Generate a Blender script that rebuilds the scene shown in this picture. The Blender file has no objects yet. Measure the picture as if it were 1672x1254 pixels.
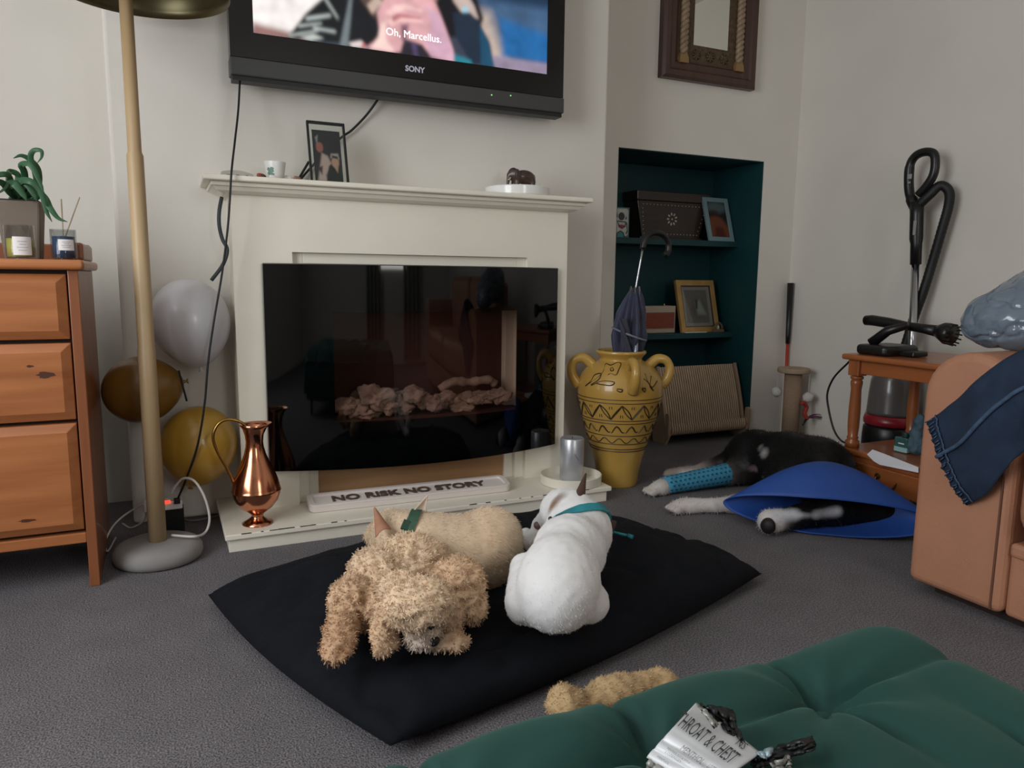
import bpy, bmesh, math, random
import numpy as np
from mathutils import Vector, Matrix, noise
random.seed(7); np.random.seed(7)
PI = math.pi
scene = bpy.context.scene
C = bpy.context.collection

# ---------------------------------------------------------------- camera
F_PX, YAW, PITCH, ROLL, CAM_H = 1211.07, 0.440253, 0.141908, 0.010642, 0.83
_f = Vector((math.sin(YAW)*math.cos(PITCH), math.cos(YAW)*math.cos(PITCH), -math.sin(PITCH)))
_r = Vector((math.cos(YAW), -math.sin(YAW), 0)); _u = _r.cross(_f)
_R = _r*math.cos(ROLL)+_u*math.sin(ROLL); _U = -_r*math.sin(ROLL)+_u*math.cos(ROLL)
cam_d = bpy.data.cameras.new('camera'); cam = bpy.data.objects.new('camera', cam_d); C.objects.link(cam)
cam_d.sensor_width = 36; cam_d.lens = 36*F_PX/1672; cam_d.clip_start = 0.02
M = Matrix((_R, _U, -_f)).transposed().to_4x4(); M.translation = (0, 0, CAM_H)
cam.matrix_world = M
scene.camera = cam

# ---------------------------------------------------------------- world, lights, exposure
scene.view_settings.view_transform = 'Standard'; scene.view_settings.look = 'None'
scene.view_settings.gamma = 1; scene.view_settings.use_curve_mapping = False
scene.view_settings.exposure = 0.0
w = bpy.data.worlds.new('World'); scene.world = w; w.use_nodes = True
w.node_tree.nodes['Background'].inputs[0].default_value = (0.75, 0.85, 1, 1)
w.node_tree.nodes['Background'].inputs[1].default_value = 0.6
def area(name, loc, rot, sx, sy, e, col):
    l = bpy.data.lights.new(name, 'AREA'); l.shape = 'RECTANGLE'; l.size = sx; l.size_y = sy; l.energy = e; l.color = col
    o = bpy.data.objects.new(name, l); C.objects.link(o); o.location = loc; o.rotation_euler = rot
    return o
# daylight through the window in the left wall, and through the curtained window behind
area('daylight_side', (-1.66, 0.75, 1.50), (0, -PI/2, 0), 1.6, 1.5, 54, (0.94, 0.97, 1))
area('daylight_rear', (1.05, -2.14, 1.5), (PI/2, 0, 0), 0.9, 1.2, 21, (1, 0.985, 0.96))

# ---------------------------------------------------------------- pixel to place
def ray(px, py): return _f + _R*((px-836)/F_PX) - _U*((py-627)/F_PX)
def on(px, py, ax, v):
    d = ray(px, py); o = Vector((0, 0, CAM_H)); return o + d*((v-o[ax])/d[ax])
def Pz(px, py, z=0.0): return on(px, py, 2, z)
def Py(px, py, y): return on(px, py, 1, y)
def Px(px, py, x): return on(px, py, 0, x)

# ---------------------------------------------------------------- materials
def lin(c):
    return tuple(((v/255)/12.92 if v/255 <= 0.04045 else ((v/255+0.055)/1.055)**2.4) for v in c)+(1,)
MATS = {}
def mat(name, col, rough=0.6, metal=0.0, var=0.0, vscale=8, bump=0.0, bscale=60, stretch=None, col2=None, spec=0.5, coat=0.0, sheen=0.0, detail=4, trans=0.0):
    if name in MATS: return MATS[name]
    m = bpy.data.materials.new(name); m.use_nodes = True; nt = m.node_tree; N = nt.nodes; L = nt.links
    b = N['Principled BSDF']; c = lin(col)
    b.inputs['Base Color'].default_value = c; b.inputs['Roughness'].default_value = rough
    b.inputs['Metallic'].default_value = metal; b.inputs['Specular IOR Level'].default_value = spec
    b.inputs['Coat Weight'].default_value = coat; b.inputs['Sheen Weight'].default_value = sheen
    b.inputs['Transmission Weight'].default_value = trans
    if var or bump or col2:
        tc = N.new('ShaderNodeTexCoord'); mp = N.new('ShaderNodeMapping'); L.new(tc.outputs['Object'], mp.inputs[0])
        if stretch: mp.inputs['Scale'].default_value = stretch
    if var or col2:
        n = N.new('ShaderNodeTexNoise'); n.inputs['Scale'].default_value = vscale; n.inputs['Detail'].default_value = detail
        L.new(mp.outputs[0], n.inputs['Vector'])
        r = N.new('ShaderNodeValToRGB'); L.new(n.outputs[0], r.inputs[0])
        r.color_ramp.elements[0].position = 0.3; r.color_ramp.elements[1].position = 0.7
        if col2: a, d = c, lin(col2)
        else: a = tuple(v*(1-var) for v in c[:3])+(1,); d = tuple(min(1, v*(1+var)) for v in c[:3])+(1,)
        r.color_ramp.elements[0].color = a; r.color_ramp.elements[1].color = d
        L.new(r.outputs[0], b.inputs['Base Color'])
    if bump:
        n2 = N.new('ShaderNodeTexNoise'); n2.inputs['Scale'].default_value = bscale; n2.inputs['Detail'].default_value = 3
        L.new(mp.outputs[0], n2.inputs['Vector'])
        bp = N.new('ShaderNodeBump'); bp.inputs['Strength'].default_value = bump; bp.inputs['Distance'].default_value = 0.004
        L.new(n2.outputs[0], bp.inputs['Height']); L.new(bp.outputs[0], b.inputs['Normal'])
    MATS[name] = m; return m
def wood(name, c1, c2, axis=0, scale=5, rough=0.4, coat=0.15):
    if name in MATS: return MATS[name]
    s = [9, 9, 9]; s[axis] = 0.7
    return mat(name, c1, rough, col2=c2, vscale=scale, stretch=tuple(s), coat=coat, bump=0.05, bscale=30, detail=6)
def colmat(name, rough=0.8, emit=0.0, sheen=0.0, spec=0.3, bump=0.0, bscale=200, coat=0):
    if name in MATS: return MATS[name]
    m = bpy.data.materials.new(name); m.use_nodes = True; nt = m.node_tree; b = nt.nodes['Principled BSDF']
    a = nt.nodes.new('ShaderNodeVertexColor'); a.layer_name = 'Col'
    b.inputs['Roughness'].default_value = rough; b.inputs['Specular IOR Level'].default_value = spec
    b.inputs['Sheen Weight'].default_value = sheen; b.inputs['Coat Weight'].default_value = coat
    if emit:
        b.inputs['Base Color'].default_value = (0.01, 0.01, 0.01, 1); nt.links.new(a.outputs[0], b.inputs['Emission Color']); b.inputs['Emission Strength'].default_value = emit
    else: nt.links.new(a.outputs[0], b.inputs['Base Color'])
    if bump:
        tc = nt.nodes.new('ShaderNodeTexCoord'); n2 = nt.nodes.new('ShaderNodeTexNoise'); n2.inputs['Scale'].default_value = bscale
        nt.links.new(tc.outputs['Object'], n2.inputs['Vector'])
        bp = nt.nodes.new('ShaderNodeBump'); bp.inputs['Strength'].default_value = bump; bp.inputs['Distance'].default_value = 0.003
        nt.links.new(n2.outputs[0], bp.inputs['Height']); nt.links.new(bp.outputs[0], b.inputs['Normal'])
    MATS[name] = m; return m
def glassy(name, tint, mixf=0.12, rough=0.02):
    """thin clear pane: see-through with a mirror-like sheen"""
    if name in MATS: return MATS[name]
    m = bpy.data.materials.new(name); m.use_nodes = True; nt = m.node_tree; N = nt.nodes; L = nt.links
    N.remove(N['Principled BSDF'])
    t = N.new('ShaderNodeBsdfTransparent'); t.inputs[0].default_value = lin(tint)
    g = N.new('ShaderNodeBsdfGlossy'); g.inputs['Roughness'].default_value = rough
    lw = N.new('ShaderNodeLayerWeight'); lw.inputs[0].default_value = .5; pw_ = N.new('ShaderNodeMath'); pw_.operation = 'POWER'; pw_.inputs[1].default_value = 4; L.new(lw.outputs['Facing'], pw_.inputs[0])
    fr = N.new('ShaderNodeMath'); fr.operation = 'MULTIPLY_ADD'; fr.inputs[1].default_value = .7; fr.inputs[2].default_value = .045; L.new(pw_.outputs[0], fr.inputs[0])
    mx = N.new('ShaderNodeMixShader'); L.new(fr.outputs[0], mx.inputs[0]); L.new(t.outputs[0], mx.inputs[1]); L.new(g.outputs[0], mx.inputs[2])
    L.new(mx.outputs[0], N['Material Output'].inputs[0]); MATS[name] = m; return m

# ---------------------------------------------------------------- mesh helpers
def link(name, me, material, parent=None, smooth=False, bevel=0.0, seg=2):
    if smooth and len(me.polygons): me.polygons.foreach_set('use_smooth', [True]*len(me.polygons))
    if material: me.materials.append(material)
    o = bpy.data.objects.new(name, me); C.objects.link(o)
    if parent: o.parent = parent; o.matrix_parent_inverse = parent.matrix_world.inverted() if False else Matrix.Translation(-parent.location)
    if bevel:
        md = o.modifiers.new('Bevel', 'BEVEL'); md.width = bevel; md.segments = seg; md.limit_method = 'ANGLE'; md.angle_limit = 0.6
    return o
class MB:
    def __init__(s): s.v = []; s.f = []
    def add(s, vs, fs):
        n = len(s.v); s.v += [tuple(v) for v in vs]; s.f += [tuple(i+n for i in f) for f in fs]; return s
    def box(s, x0, x1, y0, y1, z0, z1, m=None):
        vs = [Vector((x, y, z)) for z in (z0, z1) for x, y in ((x0, y0), (x1, y0), (x1, y1), (x0, y1))]
        if m: vs = [m @ v for v in vs]
        return s.add(vs, [(3, 2, 1, 0), (4, 5, 6, 7), (0, 1, 5, 4), (1, 2, 6, 5), (2, 3, 7, 6), (3, 0, 4, 7)])
    def tube(s, pts, rad, n=10, cap=True, flat=None):
        pts = [Vector(p) for p in pts]; k = len(pts)
        rad = rad if hasattr(rad, '__len__') else [rad]*k
        nrm = None; rings = []
        for i, p in enumerate(pts):
            t = (pts[min(i+1, k-1)]-pts[max(i-1, 0)]).normalized()
            if nrm is None: nrm = t.orthogonal().normalized()
            nrm = (nrm - t*nrm.dot(t))
            nrm = nrm.normalized() if nrm.length > 1e-6 else t.orthogonal().normalized()
            b = t.cross(nrm)
            rings.append([p + (nrm*math.cos(2*PI*j/n) + b*math.sin(2*PI*j/n))*rad[i] for j in range(n)])
        vs = [v for r in rings for v in r]; fs = []
        for i in range(k-1):
            for j in range(n): fs.append((i*n+j, i*n+(j+1) % n, (i+1)*n+(j+1) % n, (i+1)*n+j))
        if cap: fs.append(tuple(range(n-1, -1, -1))); fs.append(tuple(range((k-1)*n, k*n)))
        return s.add(vs, fs)
    def lathe(s, prof, cx=0, cy=0, n=40, m=None):
        vs = []; fs = []; k = len(prof)
        for r, z in prof:
            for j in range(n): vs.append(Vector((cx+r*math.cos(2*PI*j/n), cy+r*math.sin(2*PI*j/n), z)))
        if m: vs = [m @ v for v in vs]
        for i in range(k-1):
            for j in range(n): fs.append((i*n+j, i*n+(j+1) % n, (i+1)*n+(j+1) % n, (i+1)*n+j))
        if prof[0][0] > 1e-5: fs.append(tuple(range(n-1, -1, -1)))
        if prof[-1][0] > 1e-5: fs.append(tuple(range((k-1)*n, k*n)))
        return s.add(vs, fs)
    def ring(s, prof, cx=0, cy=0, n=40):
        vs = []; fs = []; k = len(prof)
        for r, z in prof:
            for j in range(n): vs.append((cx+r*math.cos(2*PI*j/n), cy+r*math.sin(2*PI*j/n), z))
        for i in range(k):
            for j in range(n): fs.append((i*n+j, i*n+(j+1) % n, ((i+1) % k)*n+(j+1) % n, ((i+1) % k)*n+j))
        return s.add(vs, fs)
    def prism(s, poly, h, m):
        """2-D polygon in the local xy plane, pushed h along local z, then moved by matrix m"""
        n = len(poly)
        vs = [m @ Vector((x, y, 0)) for x, y in poly]+[m @ Vector((x, y, h)) for x, y in poly]
        return s.add(vs, [tuple(range(n-1, -1, -1)), tuple(range(n, 2*n))]+[(i, (i+1) % n, n+(i+1) % n, n+i) for i in range(n)])
    def grid(s, fn, nu, nv, closeu=False):
        vs = [fn(i/(nu if closeu else nu-1), j/(nv-1)) for j in range(nv) for i in range(nu)]
        fs = [(j*nu+i, j*nu+(i+1) % nu, (j+1)*nu+(i+1) % nu, (j+1)*nu+i) for j in range(nv-1) for i in range(nu if closeu else nu-1)]
        return s.add(vs, fs)
    def build(s, name, material, parent=None, smooth=False, bevel=0.0, seg=2):
        me = bpy.data.meshes.new(name); me.from_pydata(s.v, [], s.f); me.update()
        return link(name, me, material, parent, smooth, bevel, seg)
def spline(pts, n=8):
    p = [Vector(q) for q in pts]; p = [p[0]*2-p[1]]+p+[p[-1]*2-p[-2]]; out = []
    for i in range(1, len(p)-2):
        for k in range(n):
            t = k/n
            out.append(0.5*((2*p[i])+(p[i+1]-p[i-1])*t+(2*p[i-1]-5*p[i]+4*p[i+1]-p[i+2])*t*t+(3*p[i]-p[i-1]-3*p[i+1]+p[i+2])*t**3))
    out.append(p[-2]); return out
def tag(o, label, cat, group=None):
    o['label'] = label; o['category'] = cat
    if group: o['group'] = group
    return o
def thing(name, label, cat, loc=(0, 0, 0), group=None):
    o = bpy.data.objects.new(name, None); C.objects.link(o); o.location = loc; o.empty_display_size = 0.05
    return tag(o, label, cat, group)
def struct(o): o['kind'] = 'structure'; return o
def textmesh(name, s, size, m, material, parent=None, depth=0.001, align='CENTER', bold=0.0):
    cu = bpy.data.curves.new(name, 'FONT'); cu.body = s; cu.size = size; cu.extrude = depth; cu.align_x = align; cu.offset = bold
    cu.resolution_u = 3
    t = bpy.data.objects.new(name+'_tmp', cu); C.objects.link(t)
    me = bpy.data.meshes.new_from_object(t.evaluated_get(bpy.context.evaluated_depsgraph_get()))
    bpy.data.objects.remove(t); bpy.data.curves.remove(cu)
    me.transform(m)
    return link(name, me, material, parent)
def frame_matrix(o, x, y):
    x = Vector(x).normalized(); y = Vector(y); z = x.cross(y).normalized(); y = z.cross(x)
    m = Matrix((x, y, z)).transposed().to_4x4(); m.translation = Vector(o); return m
def setcol(me, cols):
    a = me.color_attributes.new('Col', 'FLOAT_COLOR', 'POINT')
    c = np.ones((len(me.vertices), 4), dtype=np.float32); c[:, :3] = cols; a.data.foreach_set('color', c.ravel())
def polydist(P, poly):
    poly = np.array(poly, float); n = len(poly); d = np.full(len(P), 1e9); ins = np.zeros(len(P), bool)
    for i in range(n):
        a = poly[i]; b = poly[(i+1) % n]; e = b-a; wv = P-a
        t = np.clip((wv@e)/(e@e+1e-12), 0, 1); q = wv-t[:, None]*e; d = np.minimum(d, (q**2).sum(1))
        c = ((a[1] > P[:, 1]) != (b[1] > P[:, 1])); 
        xi = a[0]+(P[:, 1]-a[1])*(b[0]-a[0])/(b[1]-a[1]+1e-12); ins ^= (c & (P[:, 0] < xi))
    d = np.sqrt(d); return np.where(ins, -d, d)
def painted(name, O, U, V, nu, nv, base, layers, material, parent=None, blur=0, grain=0.0):
    """flat print: a fine grid whose points carry the picture's colours; layers = (polygon in (u,v), colour, softness)"""
    O, U, V = Vector(O), Vector(U), Vector(V)
    mb = MB().grid(lambda a, b: O+U*a+V*b, nu, nv)
    o = mb.build(name, material, parent)
    g = np.array([[i/(nu-1), j/(nv-1)] for j in range(nv) for i in range(nu)])
    asp = np.array([U.length, V.length]); cols = np.tile(np.array(lin(base)[:3]), (len(g), 1))
    for poly, col, soft in layers:
        d = polydist(g*asp, np.array(poly)*asp); a = np.clip(0.5-d/max(soft, 1e-5), 0, 1)[:, None]
        cols = cols*(1-a)+np.array(lin(col)[:3])*a
    if grain: cols = np.clip(cols*(1+grain*np.array([noise.noise(Vector((q[0]*14, q[1]*9, 3)))+.6*noise.noise(Vector((q[0]*40, q[1]*26, 7))) for q in g]))[:, None], 0, 1)
    c3 = cols.reshape(nv, nu, 3)
    for _ in range(blur):
        pdd = np.pad(c3, ((1, 1), (1, 1), (0, 0)), 'edge'); c3 = (pdd[1:-1, 1:-1]*2+pdd[:-2, 1:-1]+pdd[2:, 1:-1]+pdd[1:-1, :-2]+pdd[1:-1, 2:])/6
    setcol(o.data, c3.reshape(-1, 3)); return o
def ellp(cx, cy, rx, ry, n=20, rot=0.0):
    return [(cx+rx*math.cos(t)*math.cos(rot)-ry*math.sin(t)*math.sin(rot), cy+rx*math.cos(t)*math.sin(rot)+ry*math.sin(t)*math.cos(rot)) for t in [2*PI*i/n for i in range(n)]]

# ---------------------------------------------------------------- smooth organic bodies (one continuous surface)
def sdf(prims, P, k):
    tot = None; ds = []
    k0 = k
    for p in prims:
        k = k0
        if p[0] == 'k': k, p = p[1], p[2]
        if p[0] == 'c':
            a, b, ra, rb = np.array(p[1]), np.array(p[2]), p[3], p[4]
            e = b-a; t = np.clip(((P-a)@e)/(e@e+1e-12), 0, 1)
            d = np.sqrt((((P-a)-t[:, None]*e)**2).sum(1))-(ra+(rb-ra)*t)
        else:
            Mx = p[3]; q = (P-np.array(p[1]))@Mx; r = np.array(p[2]); kk = np.sqrt(((q/r)**2).sum(1)); k2 = np.sqrt(((q/r**2)**2).sum(1))+1e-9
            d = kk*(kk-1)/k2
        ds.append(d)
        if tot is None: tot = d
        else:
            h = np.clip(0.5+0.5*(tot-d)/k, 0, 1); tot = tot*(1-h)+d*h-k*h*(1-h)
    return tot, ds
def surface(prims, k, res, floor=None):
    pts = []
    for p in prims:
        if p[0] == 'k': p = p[2]
        if p[0] == 'c': pts += [np.array(p[1])-p[3], np.array(p[1])+p[3], np.array(p[2])-p[4], np.array(p[2])+p[4]]
        else: R = max(p[2]); pts += [np.array(p[1])-R, np.array(p[1])+R]
    lo = np.min(pts, 0)-3*res-k*.3; hi = np.max(pts, 0)+3*res+k*.3
    n = np.ceil((hi-lo)/res).astype(int)+1
    ax = [lo[i]+res*np.arange(n[i]) for i in range(3)]
    G = np.stack(np.meshgrid(*ax, indexing='ij'), -1).reshape(-1, 3)
    V, _ = sdf(prims, G, k)
    if floor is not None: V = np.maximum(V, floor(G)-0) if callable(floor) else np.maximum(V, floor-G[:, 2])
    V = V.reshape(n)
    cn = n-1; acc = np.zeros((*cn, 3)); cnt = np.zeros(cn)
    corners = [(i, j, l) for i in (0, 1) for j in (0, 1) for l in (0, 1)]
    sl = lambda c: V[c[0]:c[0]+cn[0], c[1]:c[1]+cn[1], c[2]:c[2]+cn[2]]
    for a in corners:
        for axi in range(3):
            if a[axi] == 0:
                b = list(a); b[axi] = 1; va, vb = sl(a), sl(b); m = (va < 0) != (vb < 0)
                t = np.where(m, va/(va-vb+1e-15), 0)
                for q in range(3): acc[..., q] += np.where(m, a[q]+(t if q == axi else 0), 0)
                cnt += m
    act = cnt > 0; idx = -np.ones(cn, int); idx[act] = np.arange(act.sum())
    ii = np.argwhere(act); verts = lo+(ii+acc[act]/cnt[act][:, None])*res
    faces = []
    for axi in range(3):
        o1, o2 = [(1, 2), (2, 0), (0, 1)][axi]
        s0 = [slice(0, n[q]) for q in range(3)]; s1 = list(s0); s0[axi] = slice(0, n[axi]-1); s1[axi] = slice(1, n[axi])
        v0, v1 = V[tuple(s0)], V[tuple(s1)]; ch = np.argwhere((v0 < 0) != (v1 < 0))
        ok = (ch[:, o1] > 0) & (ch[:, o2] > 0) & (ch[:, o1] < cn[o1]) & (ch[:, o2] < cn[o2]); ch = ch[ok]
        inside = (v0 < 0)[tuple(ch.T)]
        q = []
        for d1, d2 in ((-1, -1), (0, -1), (0, 0), (-1, 0)):
            c = ch.copy(); c[:, o1] += d1; c[:, o2] += d2; q.append(idx[tuple(c.T)])
        q = np.stack(q, 1); q[~inside] = q[~inside][:, ::-1]; faces.append(q)
    return verts, np.concatenate(faces)
def organic(name, prims, k, res, material, parent=None, cols=None, cs=0.012, disp=None, floor=None, smooth_it=3, colfn=None):
    vs, fs = surface(prims, k, res, floor)
    me = bpy.data.meshes.new(name); me.from_pydata(vs.tolist(), [], fs.tolist()); me.update()
    bm = bmesh.new(); bm.from_mesh(me)
    for _ in range(smooth_it): bmesh.ops.smooth_vert(bm, verts=bm.verts, factor=0.5, use_axis_x=True, use_axis_y=True, use_axis_z=True)
    bm.normal_update(); bm.to_mesh(me); bm.free()
    co = np.array([v.co[:] for v in me.vertices]); nr = np.array([v.normal[:] for v in me.vertices])
    if disp is not None:
        dv = np.array([disp(Vector(c)) for c in co]); co2 = co+nr*dv[:, None]; me.vertices.foreach_set('co', co2.ravel()); me.update()
    if cols is not None:
        _, ds = sdf(prims, co, k); ds = np.stack(ds, 1); wgt = np.exp(-(ds-ds.min(1, keepdims=True))/cs); wgt /= wgt.sum(1, keepdims=True)
        base = np.array([lin(c)[:3] for c in cols]); cc = wgt@base
        if colfn: cc = colfn(co, cc)
        if disp is not None: pass
        setcol(me, cc)
    return link(name, me, material, parent, smooth=True)
def fur(name, o, n, length, width, comb, rnd, material, parent, curl=0.0, seg=3, mask=None, jitter=0.18, stand=1.0):
    me = o.data; me.calc_loop_triangles()
    co = np.array([v.co[:] for v in me.vertices]); nr = np.array([v.normal[:] for v in me.vertices])
    ca = np.zeros(len(co)*4, dtype=np.float32); me.color_attributes['Col'].data.foreach_get('color', ca); ca = ca.reshape(-1, 4)[:, :3]
    tri = np.array([t.vertices[:] for t in me.loop_triangles])
    e1 = co[tri[:, 1]]-co[tri[:, 0]]; e2 = co[tri[:, 2]]-co[tri[:, 0]]; ar = np.sqrt((np.cross(e1, e2)**2).sum(1)); ar /= ar.sum()
    t = tri[np.random.choice(len(tri), n, p=ar)]; a = np.random.rand(n, 2); fl = a.sum(1) > 1; a[fl] = 1-a[fl]
    wt = np.stack([1-a.sum(1), a[:, 0], a[:, 1]], 1)
    p = (co[t]*wt[..., None]).sum(1); nn = (nr[t]*wt[..., None]).sum(1); cc = (ca[t]*wt[..., None]).sum(1)
    if mask is not None: kp = mask(p); p, nn, cc = p[kp], nn[kp], cc[kp]; n = len(p)
    cb = np.array([comb(q) for q in p]) if callable(comb) else np.tile(np.array(comb), (n, 1))
    cb = cb-(cb*nn).sum(1, keepdims=True)*nn
    d = nn*stand+cb+np.random.randn(n, 3)*rnd; d /= np.linalg.norm(d, axis=1, keepdims=True)
    side = np.cross(d, np.random.randn(n, 3)); side /= np.linalg.norm(side, axis=1, keepdims=True)
    other = np.cross(d, side); L = length*(0.6+0.8*np.random.rand(n))[:, None]; ph = np.random.rand(n)*6.28
    V = np.zeros((n, seg+1, 2, 3)); 
    for s_ in range(seg+1):
        u = s_/seg
        c = p-nn*0.002+d*L*u*(1-0.35*curl*u)+side*0+(other*np.cos(ph)[:, None]+nn*np.sin(ph)[:, None])*L*curl*0.6*math.sin(u*2.6)-np.array([0, 0, 1])*L*0.12*u*u
        wd = width*(1-0.75*u)
        V[:, s_, 0] = c-side*wd; V[:, s_, 1] = c+side*wd
    vs = V.reshape(-1, 3); base = (np.arange(n)*(seg+1)*2)[:, None]
    fs = np.concatenate([base+np.array([2*i, 2*i+1, 2*i+3, 2*i+2]) for i in range(seg)])
    m2 = bpy.data.meshes.new(name); m2.from_pydata(vs.tolist(), [], fs.tolist()); m2.update()
    sh = (1+jitter*np.random.randn(n))[:, None]; k = np.repeat(np.clip(cc*sh, 0, 1), (seg+1)*2, axis=0); setcol(m2, k)
    r = link(name, m2, material, parent, smooth=True); r['kind'] = 'stuff'; return r
def ell(c, r, rot=(0, 0, 0)):
    from mathutils import Euler
    return ('e', tuple(c), r, np.array(Euler(rot).to_matrix()))
def cap(a, b, ra, rb=None): return ('c', tuple(a), tuple(b), ra, ra if rb is None else rb)
def rock_mesh(name, r, seed, amp=0.35, sub=3, sc=(1, 1, 1)):
    bm = bmesh.new(); bmesh.ops.create_icosphere(bm, subdivisions=sub, radius=1)
    for v in bm.verts:
        d = 1+amp*noise.noise(v.co*1.3+Vector((seed*7.1, seed, 0)))+amp*.5*noise.noise(v.co*3.1+Vector((0, seed*3.3, 0)))+amp*.35*noise.noise(v.co*7.3+Vector((seed, 0, 1)))
        v.co = Vector((v.co.x*sc[0], v.co.y*sc[1], v.co.z*sc[2]))*d*r
    me = bpy.data.meshes.new(name); bm.to_mesh(me); bm.free(); return me

# ================================================================ THE ROOM
XL, XR, YB, YF, ZC = -1.70, 3.05, -2.20, 3.00, 2.50     # left wall, right wall, rear wall, alcove walls, ceiling
CH0, CH1, CHY = -0.122, 1.692, 2.70                     # chimney breast
wallm = mat('wall_paint', (224, 219, 210), 0.85, var=0.03, vscale=3, bump=0.12, bscale=25)
ceilm = mat('ceiling_paint', (235, 233, 228), 0.9)
cream = mat('cream_gloss_paint', (238, 232, 216), 0.42, var=0.025, vscale=6)
teal = mat('dark_teal_paint', (6, 58, 62), 0.6, var=0.1, vscale=4)
def carpet():
    m = mat('grey_carpet', (106, 102, 104), 1.0, spec=0.05); nt = m.node_tree; N = nt.nodes; L = nt.links; b = N['Principled BSDF']
    tc = N.new('ShaderNodeTexCoord'); n = N.new('ShaderNodeTexNoise'); n.inputs['Scale'].default_value = 260; n.inputs['Detail'].default_value = 3
    n2 = N.new('ShaderNodeTexNoise'); n2.inputs['Scale'].default_value = 7; n2.inputs['Detail'].default_value = 5
    L.new(tc.outputs['Object'], n.inputs['Vector']); L.new(tc.outputs['Object'], n2.inputs['Vector'])
    r = N.new('ShaderNodeValToRGB'); r.color_ramp.elements[0].position = .3; r.color_ramp.elements[1].position = .72
    r.color_ramp.elements[0].color = lin((78, 75, 77)); r.color_ramp.elements[1].color = lin((150, 146, 149)); L.new(n.outputs[0], r.inputs[0])
    mx = N.new('ShaderNodeMixRGB'); mx.blend_type = 'MULTIPLY'; mx.inputs[0].default_value = .3
    r2 = N.new('ShaderNodeValToRGB'); r2.color_ramp.elements[0].position = .35; r2.color_ramp.elements[1].position = .65; r2.color_ramp.elements[0].color = (.6, .6, .6, 1)
    L.new(n2.outputs[0], r2.inputs[0]); L.new(r.outputs[0], mx.inputs[1]); L.new(r2.outputs[0], mx.inputs[2]); L.new(mx.outputs[0], b.inputs['Base Color'])
    bp = N.new('ShaderNodeBump'); bp.inputs['Strength'].default_value = .8; bp.inputs['Distance'].default_value = .006
    L.new(n.outputs[0], bp.inputs['Height']); L.new(bp.outputs[0], b.inputs['Normal']); return m
struct(MB().box(XL-.2, XR+.2, YB-.2, 3.5, -.1, 0).build('floor', carpet()))
struct(MB().box(XL-.2, XR+.2, YB-.2, 3.5, ZC, ZC+.1).build('ceiling', ceilm))
struct(MB().box(CH0, CH1, CHY, YF+.05, 0, ZC).build('wall_chimney', wallm, bevel=.012, seg=3))
struct(MB().box(XL-.1, CH0+.05, YF, YF+.1, 0, ZC).build('wall_left_alcove', wallm))
# right alcove wall with a recess cut into it
NX0, NX1, NZ, NY = 1.944, 2.826, 1.433, 3.40
wr = MB(); wr.box(CH1-.05, NX0, YF, NY, 0, ZC); wr.box(NX1, XR+.1, YF, NY, 0, ZC); wr.box(NX0, NX1, YF, NY, NZ, ZC)
struct(wr.build('wall_right_alcove', wallm))
nb = MB(); e = .004
nb.box(NX0, NX1, NY-.02, NY, 0, NZ); nb.box(NX0, NX0+e, YF+.002, NY-.02, 0, NZ); nb.box(NX1-e, NX1, YF+.002, NY-.02, 0, NZ); nb.box(NX0, NX1, YF+.002, NY-.02, NZ-e, NZ)
struct(nb.build('wall_recess', teal))
wR = MB().box(XR, XR+.1, YB-.1, YF+.4, 0, ZC); struct(wR.build('wall_right', wallm))
# left wall with window opening, rear wall with window opening
wy0, wy1, wz0, wz1 = 0.0, 1.5, .70, 2.30
wl = MB(); wl.box(XL-.1, XL, YB-.1, wy0, 0, ZC); wl.box(XL-.1, XL, wy1, YF+.1, 0, ZC); wl.box(XL-.1, XL, wy0, wy1, 0, wz0); wl.box(XL-.1, XL, wy0, wy1, wz1, ZC)
struct(wl.build('wall_left', wallm))
bx0, bx1 = .6, 1.5
wb = MB(); wb.box(XL, bx0, YB-.1, YB, 0, ZC); wb.box(bx1, XR, YB-.1, YB, 0, ZC); wb.box(bx0, bx1, YB-.1, YB, 0, .9); wb.box(bx0, bx1, YB-.1, YB, 2.1, ZC)
struct(wb.build('wall_rear', wallm))
wwhite = mat('window_white', (235, 235, 232), 0.35)
pane_m = glassy('window_pane', (250, 252, 252))
fr = MB()
for a, b_ in ((wy0, wy0+.05), (.73, .77), (wy1-.05, wy1)): fr.box(XL-.08, XL-.03, a, b_, wz0, wz1)
fr.box(XL-.08, XL-.03, wy0, wy1, wz0, wz0+.05); fr.box(XL-.08, XL-.03, wy0, wy1, wz1-.05, wz1)
w1 = struct(fr.build('window_1', wwhite))
for a, b_ in ((wy0+.05, .73), (.77, wy1-.05)): MB().box(XL-.06, XL-.055, a, b_, wz0+.05, wz1-.05).build('pane', pane_m, w1)
fr = MB()
for a, b_ in ((bx0, bx0+.05), (bx1-.05, bx1)): fr.box(a, b_, YB-.08, YB-.03, .9, 2.1)
fr.box(bx0, bx1, YB-.08, YB-.03, .9, .95); fr.box(bx0, bx1, YB-.08, YB-.03, 2.05, 2.1)
w2 = struct(fr.build('window_2', wwhite)); MB().box(bx0+.05, bx1-.05, YB-.06, YB-.055, .95, 2.05).build('pane', pane_m, w2)
curt = mat('curtain_cloth', (150, 148, 140), .9)
for x0, x1, nm in ((.28, .72, 'left'), (1.4, 1.95, 'right')):
    o = MB().grid(lambda u, v: Vector((x0+(x1-x0)*u, YB+.09+.035*math.sin(u*26), 0.05+2.2*v)), 60, 3).build('curtain', curt, smooth=True)
    md = o.modifiers.new('Solid', 'SOLIDIFY'); md.thickness = .004
    tag(o, 'grey curtain hanging at the %s of the rear window' % nm, 'curtain', 'rear window curtains')

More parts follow.
